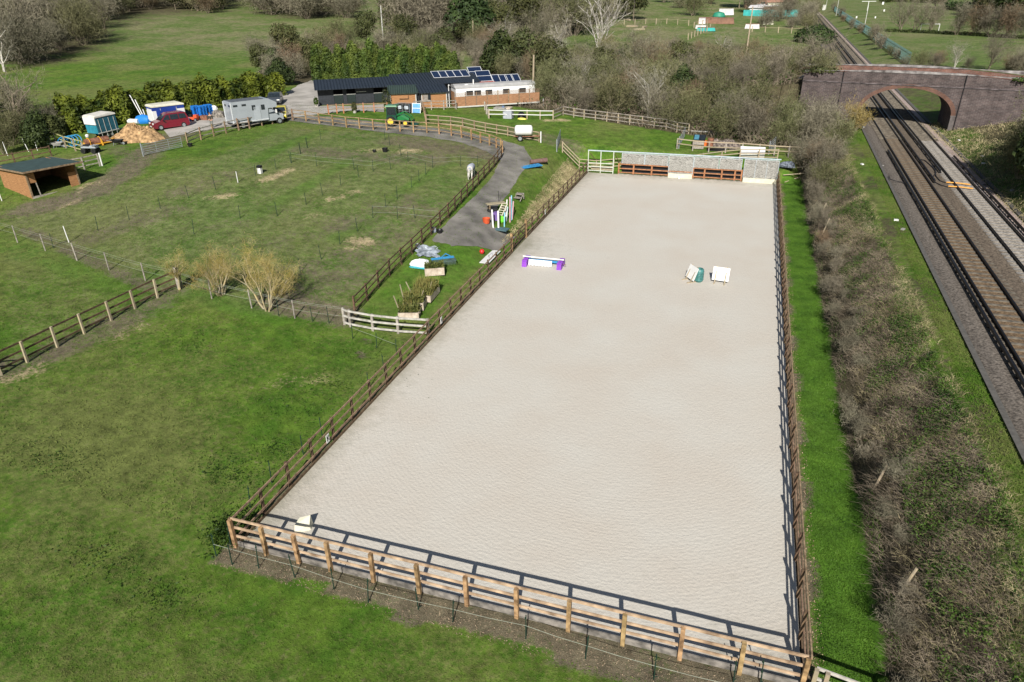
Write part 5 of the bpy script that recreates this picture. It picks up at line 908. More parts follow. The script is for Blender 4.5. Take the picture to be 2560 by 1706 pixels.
# horse lorry
rr=W(588,327); ff=W(690,312); rz=heading(rr,ff); t=thing('horse_lorry','silver grey horse lorry with luton body and small high windows','lorry',rr+Vector((0,0,.05)),rz,group='vehicles parked in the yard'); BL=4.2; BW=2.25
MB().ext([(0,.65),(0,2.95),(.1,3.02),(BL+.3,3.02),(BL+1.25,2.5),(BL+1.2,2.0),(BL+.1,1.95),(BL,.65)],0,BW).build('box_body',silv,t); MB().ext([(BL,.5),(BL,2.0),(BL+.55,1.95),(BL+1.15,1.35),(BL+1.85,1.15),(BL+1.95,.5)],.12,BW-.12,[0,0,.12,.03,.05,.03]).build('cab',silv,t)
MB().add([(BL+.62,.3,1.93),(BL+1.17,.2,1.38),(BL+1.17,BW-.2,1.38),(BL+.62,BW-.3,1.93)],[(0,1,2,3)]).build('windscreen',glassd,t); MB().poly((BL+.1,.10,1.3),(BL+1.05,.10,1.3),(BL+.6,.2,1.85),(BL+.1,.2,1.85)).build('side_window',glassd,t)
for x,w,h,z in((.5,.5,.2,2.6),(1.5,.5,.2,2.6),(2.6,.42,.55,2.2),(3.7,.42,.55,2.15)): MB().box((x,-.02,z),(w,.03,h)).build('window',glassd,t)
for y in(.45,1.65): MB().box((-.02,y,2.6),(.03,.45,.2)).build('window',glassd,t)
MB().box((2.95,-.02,1.55),(.75,.03,1.4)).build('side_door',M('silver_door',(.38,.41,.44),.35,.05),t); MB().box((BL/2,BW/2,3.05),(BL-.4,BW-.3,.04)).build('roof_panel',M('lorry_roof',(.10,.11,.12),.6,.2),t); mb=MB(); [mb.box((0,y,1.8),(.09,.09,2.3)) for y in(0.03,BW-.03)]; mb.box((BL/2,.0,.78),(BL,.08,.10)); mb.build('edge_trim',M('trim_bright',(.6,.62,.64),.4,.05),t)
for x in(1.1,BL+1.35):
    for y in(.22,BW-.22): wheel(t,x,y,.37,.24)
MB().box((BL/2,BW/2,.6),(BL,BW-.5,.25)).build('chassis',black_pl,t); MB().box((BL+1.95,BW/2,.6),(.12,BW-.3,.25)).build('bumper',black_pl,t)
for y in(.35,BW-.35): MB().box((BL+1.86,y,1.0),(.12,.35,.22)).build('headlight',lampm,t)
MB().box((BL+1.0,-.1,1.55),(.12,.2,.4)).build('wing_mirror',white_pt,t)
# trailers
def boxtrailer(label,p0,p1,dep,h,mats,name='horse_trailer',z=.55,roofm=white_pt,ribs=4):
    a=Vector(p0);b=Vector(p1); rz=heading(a,b); L=(b-a).to_2d().length; t=thing(name,label,'trailer',a+Vector((0,0,.03)),rz,group='vehicles parked in the yard'); MB().box((L/2,dep/2,(z+h*.72)/2+.02),(L,dep,h*.72-z)).build('body',mats[0],t); MB().box((L/2,dep/2,h*.81),(L,dep,h*.18),tp=.995).build('upper_body',mats[1],t)
    MB().ext([(-.05,h*.90),(-.05,h*.96),(.12,h),(L-.3,h+.04),(L+.02,h*.96),(L+.05,h*.90)],-.05,dep+.05,[0,0,.1,.1,0,0]).build('roof',roofm,t)
    mb=MB(); [mb.box((L*(i+.5)/ribs,-.02,h*.45),(.04,.03,h*.75)) for i in range(ribs)]; mb.box((L/2,-.03,z+.12),(L,.04,.08)); mb.box((-.03,dep/2,z+.12),(.04,dep,.08)); mb.build('trim',trimw,t)
    for x in(L*.42,L*.62):
        for y in(.15,dep-.15): wheel(t,x,y,.28,.18)
    mb=MB(); mb.bar((L,dep*.2,.45),(L+1.1,dep/2,.45),.07); mb.bar((L,dep*.8,.45),(L+1.1,dep/2,.45),.07); mb.build('drawbar',steel,t); return t,L,dep
tealb=M('trailer_teal',(.03,.22,.30),.5,.2,2); teald=M('trailer_dark_teal',(.022,.11,.155),.45,.25,2)
t,L,dep=boxtrailer('teal horse trailer with dirty white roof tilting on the grass',W(253,350),W(302,337),1.9,2.55,(teald,teald),roofm=M('roof_dirty_white',(.60,.58,.52),.7,.15,2)); t.rotation_euler[1]=-.04
MB().box((-.03,dep/2,1.05),(.05,dep-.1,.85)).build('ramp',tealb,t); MB().box((-.06,dep/2,1.95),(.08,dep,.75)).build('rear_canopy',white_pt,t)
blueb=M('trailer_blue',(.02,.05,.26),.4,.15); t,L,dep=boxtrailer('white and royal blue catering trailer parked behind the red van',W(390,317),W(468,304),2.0,2.35,(white_pt,blueb),'catering_trailer',roofm=M('roof_cream',(.62,.60,.48),.7,.1),ribs=2); MB().box((L*.42,-.03,1.35),(L*.62,.05,.75)).build('serving_hatch',blueb,t); MB().box((-.03,dep*.45,1.2),(.05,dep*.7,1.4)).build('rear_panel',white_pt,t)
# green tractor
g1=carpaint('tractor_green',(.01,.16,.04)); g2=M('tractor_dark_green',(.008,.06,.035),.4,.15); yl=M('tractor_yellow',(.70,.50,.05),.5,.1)
a=W(978,317); b=W(1013,319); rz=heading(a,b); t=thing('tractor','green compact tractor with cab and front loader, yellow wheel centres','tractor',a+Vector((0,0,.02)),rz)
for y in(0,1.25): wheel(t,0,y,.58,.32,yl); wheel(t,1.75,y+(.05 if y==0 else -.05),.38,.24,yl)
MB().ext([(-.55,.75),(-.55,1.05),(-.4,1.3),(.65,1.3),(.75,.6),(-.2,.5)],.15,1.1).build('rear_body',g2,t); mb=MB(); [mb.bar((x,y,1.2),(x+dx,y,2.25),.07) for x,dx in((-.45,.05),(.75,-.08)) for y in(.1,1.15)]; mb.build('cab_frame',g2,t); MB().box((.13,.625,1.75),(1.05,1.0,.95)).build('cab_glass',glassd,t); MB().box((.15,.625,2.3),(1.45,1.3,.16),tp=.9).build('cab_roof',g1,t)
MB().ext([(.75,.65),(.75,1.35),(1.9,1.2),(2.15,1.0),(2.15,.65)],.3,.95,[0,.04,.06,.05,0]).build('bonnet',g1,t); mb=MB(); [mb.path([(.75,y,1.25),(1.5,y,1.55),(2.35,y,1.0),(2.6,y,.45)],.055,6) for y in(.12,1.13)]; mb.bar((2.35,.12,1.0),(2.35,1.13,1.0),.06); mb.build('loader_arm',g1,t); MB().ext([(2.5,.15),(2.5,.65),(2.6,.7),(2.65,.25),(3.1,.12),(3.1,.08)],-.1,1.35).build('loader_bucket',g2,t)
# water bowser
a=W(1297,354); t=thing('water_bowser','white water tank trailer standing on the grass beside the track','trailer',a,heading(W(1290,352),W(1330,356))); MB().lathe([(.0,-1.05),(.35,-1.03),(.55,-.9),(.58,-.7),(.58,.7),(.55,.9),(.35,1.03),(0,1.05)],(.55,.55,1.15),20,'x').build('tank',white_pt,t,smooth=True); mb=MB(); [mb.bar((-.6,y,.52),(1.9,y,.52),.07) for y in(.15,.95)]; mb.bar((1.9,.15,.52),(2.6,.55,.45),.07); mb.bar((1.9,.95,.52),(2.6,.55,.45),.07); mb.build('chassis',rustm,t); wheel(t,.15,.0,.33,.2); wheel(t,.15,1.1,.33,.2); MB().box((2.5,.55,.3),(.06,.06,.6)).build('jockey_stand',steel,t)
# ---------------------------------------------------------------- yard clutter
pal_b=M('pallet_blue',(.02,.20,.62),.5,.1); pm_=MB()
for y in(.05,.25,.45,.65,.85): pm_.box((.6,y,.13),(1.2,.13,.025))
for x in(.08,.6,1.12): pm_.box((x,.45,.07),(.12,.9,.09)); pm_.box((x,.45,.015),(.13,.9,.02))
base=None; pr_=heading(W(483,296),W(531,289))
for s_,(px,n,nm) in enumerate([((488,299),10,'left'),((504,299),10,'middle'),((519,296),10,'right')]):
    p=W(*px)
    for i in range(n):
        if base is None: base=pm_.build('plastic_pallet',pal_b); o=base
        else: o=base.copy(); COL.objects.link(o)
        o.location=p+Vector((random.uniform(-.03,.03),random.uniform(-.03,.03),.02+i*.152)); o.rotation_euler=(0,0,pr_+random.uniform(-.03,.03)); o.scale=(.70,1,1)
        tag(o,'blue plastic pallet in the %s stack beside the lorry, %s from the ground'%(nm,nth(i)),'pallet','blue pallets stacked in the yard')
def heap(name,label,cat,c,rx,ry,h,mat,rz=0,seed=1,n=46,rough=.12):
    rng=np.random.default_rng(seed); vs=[];k=14
    for j in range(k+1):
        r=j/k
        for i in range(n):
            t=2*math.pi*i/n; w=1+.12*math.sin(3*t+seed)+.08*math.sin(7*t+seed*2); x=r*rx*w*math.cos(t); y=r*ry*w*math.sin(t); X=c.x+x*math.cos(rz)-y*math.sin(rz); Y=c.y+x*math.sin(rz)+y*math.cos(rz)
            z=h*(1-r**1.6)*(1+.25*math.sin(x*1.7+seed)*math.cos(y*2.1))+rng.normal()*rough*(1-r**3)*h*.5; vs.append((X-c.x,Y-c.y,Tz(X,Y)-c.z+max(z,0)-.03))
    f=[(j*n+i,j*n+(i+1)%n,(j+1)*n+(i+1)%n,(j+1)*n+i) for j in range(k) for i in range(n)]; mb=MB(); mb.add(vs,f); o=mb.build(name,mat); o.location=c; return tag(o,label,cat)
muck=M('straw_manure',(.22,.13,.06),.95,.35,3,.9,c2=(.40,.26,.13),det=8)
heap('manure_heap','big orange brown straw muck heap in front of the red van','muck heap',W(340,350)+Vector((0,.4,0)),3.2,2.1,1.45,muck,.1,3,rough=.16)
a=W(222,372); rz=heading(W(214,374),W(268,362)); t=thing('land_roller','rusty brown roller drum in a yellow frame lying near the muck heap','roller',a,rz); MB().lathe([(.0,0),(.42,0),(.42,2.4),(0,2.4)],(0,.5,.5),18,'x').build('drum',rustm,t,smooth=True); mb=MB()
for x in(.35,1.5): mb.path([(x,.5+.47*math.cos(q),.5+.47*math.sin(q)) for q in np.linspace(-.4,3.5,9)],.045,5)
mb.bar((-.2,0.0,.3),(2.6,0.0,.35),.1); mb.bar((1.5,-.1,.1),(1.5,.1,.7),.14); mb.bar((-.25,-.1,.1),(-.25,.3,.6),.14); mb.bar((2.4,.5,.5),(3.1,.4,.6),.07); mb.build('frame',M('roller_yellow',(.65,.33,.03),.6,.15),t)
a=W(228,383); t=thing('quad_bike','silver and black quad bike parked in front of the roller','quad bike',a,.2); [wheel(t,x,y,.27,.22,black_pl) for x in(-.55,.6) for y in(-.35,.35)]; MB().ext([(-.8,.55),(-.75,.75),(-.2,.72),(.1,.68),(.35,.85),(.8,.72),(.85,.55)],-.3,.3).build('body',silv,t); MB().box((-.25,0,.82),(.6,.3,.12)).build('seat',black_pl,t); mb=MB(); mb.bar((.3,-.35,1.05),(.3,.35,1.05),.04); mb.bar((.4,0,.8),(.3,0,1.05),.05); mb.build('handlebars',black_pl,t); mb=MB(); [mb.box((x,0,.80),(.35,.8,.03)) for x in(-.7,.7)]; mb.build('rack',steel,t)
o=MB().lathe([(0,-.18),(.16,-.1),(.2,.1),(.1,.2),(0,.2)],n=12).build('plastic_container',white_pt); o.location=W(224,362)+Vector((0,0,.9)); tag(o,'white plastic container sitting on the quad bike rack','container')
a=W(170,368); t=thing('hoop_feeder','pile of bright blue metal hoops behind the yellowish rails','feeder',a); 
for i in range(5): mb=MB(); c=Vector((i*.32-.5,.15*i,0)); mb.path([c+Vector((.75*math.cos(q),.25*math.sin(q)*.6,.45+.55*math.sin(q)+.05*i)) for q in np.linspace(0,6.283,15)],.045,5); mb.build('hoop',M('hoop_blue_%d'%i,(.02,.22+.04*i,.50),.4,.1) if i<2 else bluep,t)
for lab,px in(('grey wheelbarrow behind the yellowish rails','%d'%0) and [('grey wheelbarrow lying by the yellowish rails',(147,370)),('dark wheelbarrow tipped against the muck heap',(296,363))]):
    a=W(*px); t=thing('wheelbarrow',lab,'wheelbarrow',a,.3,group='wheelbarrows by the muck heap'); MB().add([(-.35,-.25,.25),(.35,-.18,.25),(.35,.18,.25),(-.35,.25,.25),(-.5,-.36,.6),(.6,-.34,.6),(.6,.34,.6),(-.5,.36,.6)],[(3,2,1,0),(0,1,5,4),(1,2,6,5),(2,3,7,6),(3,0,4,7)]).build('tray',lblock if px[0]<200 else black_pl,t); wheel(t,.62,0,.2,.08); mb=MB(); [mb.bar((.6,y*.3,.2),(-1.0,y,.55),.04) for y in(-.3,.3)]; [mb.bar((-.3,y,.3),(-.4,y,0),.04) for y in(-.25,.25)]; mb.build('handles',steel,t)
a=W(350,309); t=thing('covered_boat','blue sheeted heap with white rolls lying beside the catering trailer','sheeted heap',a,.1); MB().lathe([(.0,-1.1),(.5,-.8),(.7,0),(.5,.9),(.0,1.2)],(.4,.3,.35),12,'x').build('blue_sheet',pal_b,t,smooth=True); [MB().lathe([(.28,-.35),(.3,0),(.28,.35)],(x,-.35,.3),12,'x').build('white_roll',white_pt,t) for x in(-.9,-.2)]
for i,(x,q) in enumerate(((362,(-1.6,.3,3.1)),(366,(-1.1,.2,2.6)),(369,(-.35,.1,1.5)))): p=W(x,306); o=MB().tube((0,0,0),q,.06,n=6).build('plastic_pipe',white_pt); o.location=p; tag(o,('longest','middle','shortest')[i]+' white pipe leaning up beside the catering trailer','pipe','white pipes leaning by the catering trailer')
orp=M('orange_red_paint',(.55,.09,.03),.5,.15)
a=W(486,303); t=thing('ride_on_mower','red ride on mower standing in front of the blue pallets','mower',a,.1); MB().box((0,0,.35),(1.1,.7,.3),tp=.9).build('deck',orp,t); MB().box((.35,0,.6),(.5,.5,.35),tp=.85).build('bonnet',orp,t); MB().box((-.3,0,.65),(.35,.4,.3)).build('seat',black_pl,t); [wheel(t,x,y,.2,.15) for x in(-.4,.45) for y in(-.35,.35)]
def lump(name,label,cat,px,size,mat,seed=0,dz=0,rz=0,group=None):
    rng=random.Random(seed); p=W(*px); mb=MB(); pr=[(0,0),(.5,.0),(.52,.3),(.42,.75),(.2,1.0),(0,1.02)]; n=12; vs=[]
    for r,z in pr:
        for i in range(n): t=6.283*i/n; k=1+.16*math.sin(3*t+seed)+rng.uniform(-.08,.08); vs.append((r*size[0]*k*math.cos(t),r*size[1]*k*math.sin(t),z*size[2]*(1+rng.uniform(-.08,.08))))
    mb.add(vs,[(j*n+i,j*n+(i+1)%n,(j+1)*n+(i+1)%n,(j+1)*n+i) for j in range(len(pr)-1) for i in range(n)]); o=mb.build(name,mat); o.location=p+Vector((0,0,dz)); o.rotation_euler=(0,0,rz); return tag(o,label,cat,group)
lump('scrap_heap','dark heap of scrap between the pallets and the horse lorry','scrap heap',(546,293),(2.2,1.2,.8),M('scrap_dark',(.07,.06,.05),.8,.6,5,.6,c2=(.2,.18,.15)),4); lump('sack','white sack on top of the scrap heap beside the lorry','sack',(538,285),(.9,.6,.5),white_pt,5,.5)
lump('machine','dark green machine heap right of the catering trailer','machine',(470,296),(1.2,.9,.9),g2,6); lump('plastic_drum','blue drum lying by the rear of the red van','drum',(470,304),(.9,.5,.45),pal_b,7)
o=MB().box((0,0,.25),(1.3,.8,.5)).build('wooden_crate',rustm); o.location=W(513,300); tag(o,'low brown wooden crate in front of the blue pallets','crate')
def bucket(label,px,r=.2,h=.3,mat=black_pl,name='bucket',cat='bucket',group='black rubber buckets',dz=0,tip=0):
    p=W(*px); t=MB().lathe([(0,0),(r*.8,0),(r,h),(r*1.05,h),(r*.95,h-.02),(r*.75,.03),(0,.03)],n=14).build(name,mat,smooth=True); t.location=p+Vector((0,0,dz)); t.rotation_euler=(tip,0,0); return tag(t,label,cat,group)
bucket('black bucket at the foot of the leaning yard fence post',(476,367),.25,.35); bucket('black bucket between the two straw patches in the upper paddock',(963,380),.3,.4); bucket('small dark bucket on the left straw patch of the upper paddock',(936,381),.2,.25); bucket('black bucket beside the gravel track fence at the end of the track',(1099,583),.25,.3)
lump('plastic_sack','grey plastic sack against the gravel track fence','sack',(1084,580),(.5,.4,.4),M('grey_plastic',(.16,.18,.21),.5,.2),9)
o=MB().box((0,0,.28),(.35,.3,.56)); o=o.build('battery_box',white_pt); o.location=W(651,434); t=tag(o,'white battery box with black lid powering the paddock tapes','battery box'); MB().box((0,0,.64),(.4,.36,.2)).build('lid',black_pl,o)
# cages and blue frame beside the tractor
for lab,px in(('black caged water tank left of the other, behind the tractor cab',(1002,282)),('black caged water tank right, behind the tractor bonnet',(1019,283))):
    a=W(*px); t=thing('caged_tank',lab,'tank',a,.05,group='caged black tanks behind the tractor'); MB().box((0,0,.62),(.95,.95,1.0)).build('tank',black_pl,t); mb=MB(); [mb.bar((x,y,.05),(x,y,1.2),.03) for x in(-.5,0,.5) for y in(-.5,.5)]; [mb.bar((-.5,y,z),(.5,y,z),.03) for z in(.3,.7,1.18) for y in(-.5,.5)]; mb.build('cage',steel,t); MB().box((.1,-.5,.75),(.5,.03,.4)).build('label_plate',M('plate_pale',(.45,.5,.55),.5,.1),t)
a=W(1041,284); t=thing('framed_panel','pale blue panel in a white frame leaning on the grey fence','panel',a,.05); MB().box((0,.15,.62),(1.1,.04,1.15),rx=-.25).build('panel',M('panel_blue',(.12,.33,.60),.5,.25,3),t); mb=MB(); [mb.box((x,.12,.62),(.08,.06,1.2),rx=-.25) for x in(-.56,.56)]; mb.bar((-.56,.28,1.2),(.56,.28,1.2),.08); mb.bar((-.56,.12,.62),(.56,.12,.62),.08); mb.build('frame',white_pt,t)
for lab,px,k in(('potted shrub at the left corner of the stables',(792,268),1.1),('yellowish conifer in the concrete before the stables',(887,283),1.2),('tall straggly plant against the left orange cabin',(968,272),2.3)):
    t=leaf_thing('potted_shrub',lab,'shrub',int(k*100),[(0,0,k*.6,k*.28,k*.55)],500,.12,lf_ivy if px[0]<880 else lf_olive,bark); t.location=W(*px); mb=MB().lathe([(0,0),(.2,0),(.26,.35),(0,.35)],n=10).build('pot',M('pot_%d'%px[0],(.45,.42,.38),.7,.1),t)
# ---------------------------------------------------------------- person and horse
def skin(name,nodes,edges,mat,parent=None,sub=2,root=0):
    me=bpy.data.meshes.new(name); me.from_pydata([n[0] for n in nodes],edges,[]); o=bpy.data.objects.new(name,me); COL.objects.link(o); m=o.modifiers.new('s','SKIN'); m.use_smooth_shade=True
    for i,(c,r) in enumerate(nodes): v=me.skin_vertices[0].data[i]; v.radius=(r,r) if not hasattr(r,'__len__') else r; v.use_root=(i==root)
    o.modifiers.new('d','SUBSURF').levels=sub; o.modifiers['d'].render_levels=sub; bpy.context.view_layer.update(); dg=bpy.context.evaluated_depsgraph_get(); m2=bpy.data.meshes.new_from_object(o.evaluated_get(dg)); bpy.data.objects.remove(o); m2.materials.clear(); m2.materials.append(mat); m2.polygons.foreach_set('use_smooth',[True]*len(m2.polygons)); o=bpy.data.objects.new(name,m2); COL.objects.link(o)
    if parent: o.parent=parent
    return o
skinm=M('skin_tone',(.45,.27,.20),.6,.08); jacket=M('jacket_olive',(.045,.045,.035),.85,.25,6); trous=M('trousers_grey',(.16,.17,.16),.85,.2,6); hairm=M('hair_brown',(.10,.055,.03),.8,.3)
p=W(531,321); t=thing('person','person in a dark olive jacket and grey trousers standing behind the yard fence','person',p,.6)
skin('body',[((0,0,.98),.13),((0,0,1.2),.14),((0,.0,1.42),.15),((0,-.01,1.53),.06),((0,-.02,1.64),.095),((0,-.02,1.72),.08),((-.2,0,1.42),.06),((-.26,-.02,1.16),.047),((-.2,-.16,.98),.038),((-.16,-.22,.95),.03),((.2,0,1.42),.06),((.26,-.02,1.16),.047),((.2,-.16,.98),.038),((.16,-.22,.95),.03),((-.1,0,.9),.09),((-.11,-.01,.5),.062),((-.11,.02,.09),.045),((-.11,-.14,.04),.04),((.1,0,.9),.09),((.11,-.01,.5),.062),((.11,.02,.09),.045),((.11,-.14,.04),.04)],
 [(0,1),(1,2),(2,3),(3,4),(4,5),(2,6),(6,7),(7,8),(8,9),(2,10),(10,11),(11,12),(12,13),(0,14),(14,15),(15,16),(16,17),(0,18),(18,19),(19,20),(20,21)],skinm,t)
skin('jacket',[((0,0,.92),.16),((0,0,1.2),.17),((0,.0,1.42),.165),((-.2,0,1.42),.08),((-.26,-.02,1.16),.065),((-.21,-.13,1.01),.055),((.2,0,1.42),.08),((.26,-.02,1.16),.065),((.21,-.13,1.01),.055)],[(0,1),(1,2),(2,3),(3,4),(4,5),(2,6),(6,7),(7,8)],jacket,t)
for s in(-1,1): skin('trouser_leg',[((s*.09,0,.92),.105),((s*.11,-.01,.5),.078),((s*.11,.02,.12),.065)],[(0,1),(1,2)],trous,t,1)
MB().lathe([(0,.0),(.1,.01),(.112,.07),(.09,.14),(0,.165)],(0,.005,1.64),14).build('hair',hairm,t,smooth=True)
hw=M('horse_white',(.55,.53,.49),.8,.12,3); rug=M('rug_blue_grey',(.16,.25,.38),.85,.2,1.5,c2=(.42,.42,.45)); 
p=W(1179,447); t=thing('horse','white horse in a blue grey rug grazing with its back to the camera','horse',p,math.radians(100))
skin('body',[((-.05,0,1.12),.30),((-.42,0,1.16),.31),((-.72,0,1.12),.24),((.35,0,1.08),.30),((.68,0,1.12),.25),((.95,.06,1.05),.17),((1.2,.16,.75),.13),((1.36,.26,.42),.10),((1.46,.32,.28),.10),((1.52,.38,.12),.065),
 ((-.68,-.17,.95),.15),((-.60,-.18,.68),.095),((-.80,-.18,.46),.06),((-.74,-.18,.14),.045),((-.70,-.18,.04),.06),((-.68,.17,.95),.15),((-.52,.18,.68),.095),((-.70,.18,.46),.06),((-.63,.18,.14),.045),((-.59,.18,.04),.06),
 ((.66,-.16,.85),.12),((.66,-.16,.5),.065),((.66,-.16,.14),.045),((.70,-.16,.04),.06),((.66,.16,.85),.12),((.82,.16,.5),.065),((.85,.16,.14),.045),((.89,.16,.04),.06)],
 [(0,1),(1,2),(0,3),(3,4),(4,5),(5,6),(6,7),(7,8),(8,9),(1,10),(10,11),(11,12),(12,13),(13,14),(1,15),(15,16),(16,17),(17,18),(18,19),(4,20),(20,21),(21,22),(22,23),(4,24),(24,25),(25,26),(26,27)],hw,t)
skin('rug',[((-.78,0,1.12),.29),((-.42,0,1.15),.355),((-.05,0,1.10),.35),((.35,0,1.07),.35),((.72,0,1.12),.29)],[(0,1),(1,2),(2,3),(3,4)],rug,t); mb=MB(); mb.tube((-.98,0,1.15),(-1.06,0,.85),.05,.07,7); mb.tube((-1.06,0,.85),(-1.0,0,.4),.07,.03,7); mb.build('tail',hw,t); mb=MB(); mb.path([(1.0,.06,1.25),(1.22,.16,.95),(1.38,.24,.6)],.05,5); mb.build('mane',M('mane_grey',(.3,.29,.27),.9,.2),t); mb=MB(); [mb.tube((1.30,.26+s*.07,.55),(1.26,.26+s*.09,.68),.035,.01,5) for s in(-1,1)]; mb.build('ear',hw,t)
# ---------------------------------------------------------------- planter garden
plm=M('planter_wood',(.46,.37,.28),.85,.2,3,.2,c2=(.52,.45,.37)); soilm=M('potting_soil',(.045,.035,.025),.95,.3,5,.4); herb=leafmat('herb_leaves',(.07,.10,.02),(.16,.17,.05),0,2.5); reed=M('reedy_stems',(.30,.24,.06),.85,.3,3,c2=(.2,.2,.06))
def planter(label,pa,pb,dep,h,plants,seed,tall=.6,leafy=600,reeds=0):
    a=W(*pa);b=W(*pb); rz=heading(a,b); L=(b-a).to_2d().length; t=thing('raised_planter',label,'planter',a,rz,group='raised planters in the garden plot'); mb=MB(); [mb.box((L/2,y,h/2),(L,.06,h)) for y in(0,dep)]; [mb.box((x,dep/2,h/2),(.06,dep-.06,h)) for x in(.03,L-.03)]; [mb.box((x,-.035,h/2),(.08,.03,h)) for x in(.05,L/2,L-.05)]; mb.build('box',plm,t); MB().box((L/2,dep/2,h*.4),(L-.06,dep-.06,h*.75)).build('soil',soilm,t)
    rng=np.random.default_rng(seed); C=np.stack([rng.uniform(0,L,leafy),rng.uniform(0,dep,leafy),h+rng.uniform(0,1,leafy)**1.3*tall*.7],1); v,f=leaves(C,.09,rng,flat=.9); npmesh('plants',v,f,herb,t)
    if reeds: B=np.stack([rng.uniform(0,L,reeds),rng.uniform(0,dep,reeds),np.full(reeds,h)],1); E=B+rng.normal(size=(reeds,3))*np.array([.18,.18,.1])+np.array([0,0,tall]); v,f=ribbons(B,E,.022,rng,.4); npmesh('stems',v,f,reed,t)
    return t,L
planter('cream wooden planter with two boards right in front of the blue harrow',(1063,691),(1112,694),.7,.55,1,1,.5,700)
planter('front planter nearest the end fence, full of leafy plants',(996,799),(1048,800),1.0,.45,1,2,.6,900,60); planter('middle planter overlapping behind the front one',(1008,775),(1060,780),1.0,.5,1,3,.7,900,120)
planter('long back planter full of yellow reedy stems',(1030,752),(1078,762),1.8,.45,1,4,.75,2600,450)
for i,(a,b) in enumerate([((1013,763),(998,713)),((1033,742),(1013,706)),((996,771),(982,741)),((1067,750),(1078,706)),((1045,768),(1057,728)),((1035,796),(1049,782)),((1000,786),(996,777))]):
    p=W(*a); n=Vector(ray(*b)); k=(p.y)/n.y; q=Vector((n.x*k,n.y*k,H+n.z*k)); o=MB().bar((0,0,0),q-p+Vector((0,.1,0)),.06,.04).build('garden_stake',wood_pale); o.location=p; tag(o,['tall pale stake left of the middle planter','second tall stake leaning left by the reedy planter','short stake leaning left of the front planter','tall stake at the right of the reedy planter','stake between the reedy and middle planters','low stake resting on the front planter corner','broken stake stub behind the front planter'][i],'stake','pale stakes leaning in the planters')
a=W(1084,668); b=W(1142,670); rz=heading(a,b); t=thing('harrow','blue chain harrow frame with rows of tines lying on the grass','harrow',a,rz); L=(b-a).to_2d().length; mb=MB(); [mb.bar((0,y,.3),(L,y,.3),.07) for y in(.75,.95)]; mb.bar((L*.45,.95,.3),(L*.7,1.3,.45),.05); mb.bar((L*.9,.95,.3),(L*.7,1.3,.45),.05); mb.build('frame',bluep,t); mb=MB()
for i in range(16): [mb.tube((L*(i+.5)/16,y,.28),(L*(i+.5)/16,y-.08,.0),.015,n=4) for y in(.1,.35,.6)]
[mb.bar((0,y,.26),(L,y,.26),.04) for y in(.1,.35,.6)]; [mb.bar((x,.1,.26),(x,.95,.3),.05) for x in(0,L/2,L)]; mb.build('tines',M('tine_steel',(.08,.12,.11),.6,.3),t)
lump('fabric_bag','large crumpled white sheet bundle on the grass','sheet bundle',(1053,664),(1.5,1.0,.45),M('sheet_white',(.78,.79,.80),.8,.06,3,.5),11,rz=.2); o=MB().box((0,0,.04),(1.4,.9,.06)).build('pallet_base',M('turquoise_plastic',(.05,.42,.50),.5,.15)); o.location=W(1051,667); tag(o,'turquoise base sticking out below the white sheet bundle','base')
mb=MB(); rng=np.random.default_rng(5); c=W(1069,630); n=14; vs=[]
for j in range(n):
    for i in range(n): x=(i/(n-1)-.5)*1.7+.15*math.sin(j); y=(j/(n-1)-.5)*1.9+.12*math.cos(i*1.3); vs.append((x,y,Tz(c.x+x,c.y+y)-c.z+.04+abs(rng.normal())*.05))
mb.add(vs,[(j*n+i,j*n+i+1,(j+1)*n+i+1,(j+1)*n+i) for j in range(n-1) for i in range(n-1)]); o=mb.build('plastic_sheet',M('silver_sheet',(.22,.26,.30),.3,.45,2.5,.6,metal=.2,c2=(.42,.46,.5))); o.location=c; o.rotation_euler=(0,0,.35); tag(o,'crumpled silvery plastic sheet lying on the grass by the track fence','plastic sheet')
o=MB().lathe([(0,-.2),(.14,-.15),(.2,0),(.14,.15),(0,.2)],n=14).build('ball',M('red_plastic',(.60,.02,.02),.4,.1),smooth=True); o.location=W(1205,635)+Vector((0,0,.2)); tag(o,'bright red ball on the grass near the gravel track end','ball')
a=W(1210,662); b=W(1241,630); rz=heading(a,b); L=(b-a).to_2d().length; t=thing('banner_board','long white board with faint grey and green print lying beside the arena fence','board',a+Vector((0,0,.12)),rz); MB().box((L/2,0,0),(L,.75,.04)).build('board',white_pt,t); mb=MB(); [mb.box((L*(.3+.09*i),-.02+.1*((i%3)-1),.026),(L*.07,.06,.008)) for i in range(6)]; mb.box((L*.62,.16,.026),(L*.3,.05,.008)); mb.build('grey_print',M('print_grey',(.33,.36,.38),.7,.2),t); MB().box((L*.82,-.22,.026),(L*.14,.2,.008)).build('green_print',M('print_green',(.25,.55,.42),.7,.1),t)
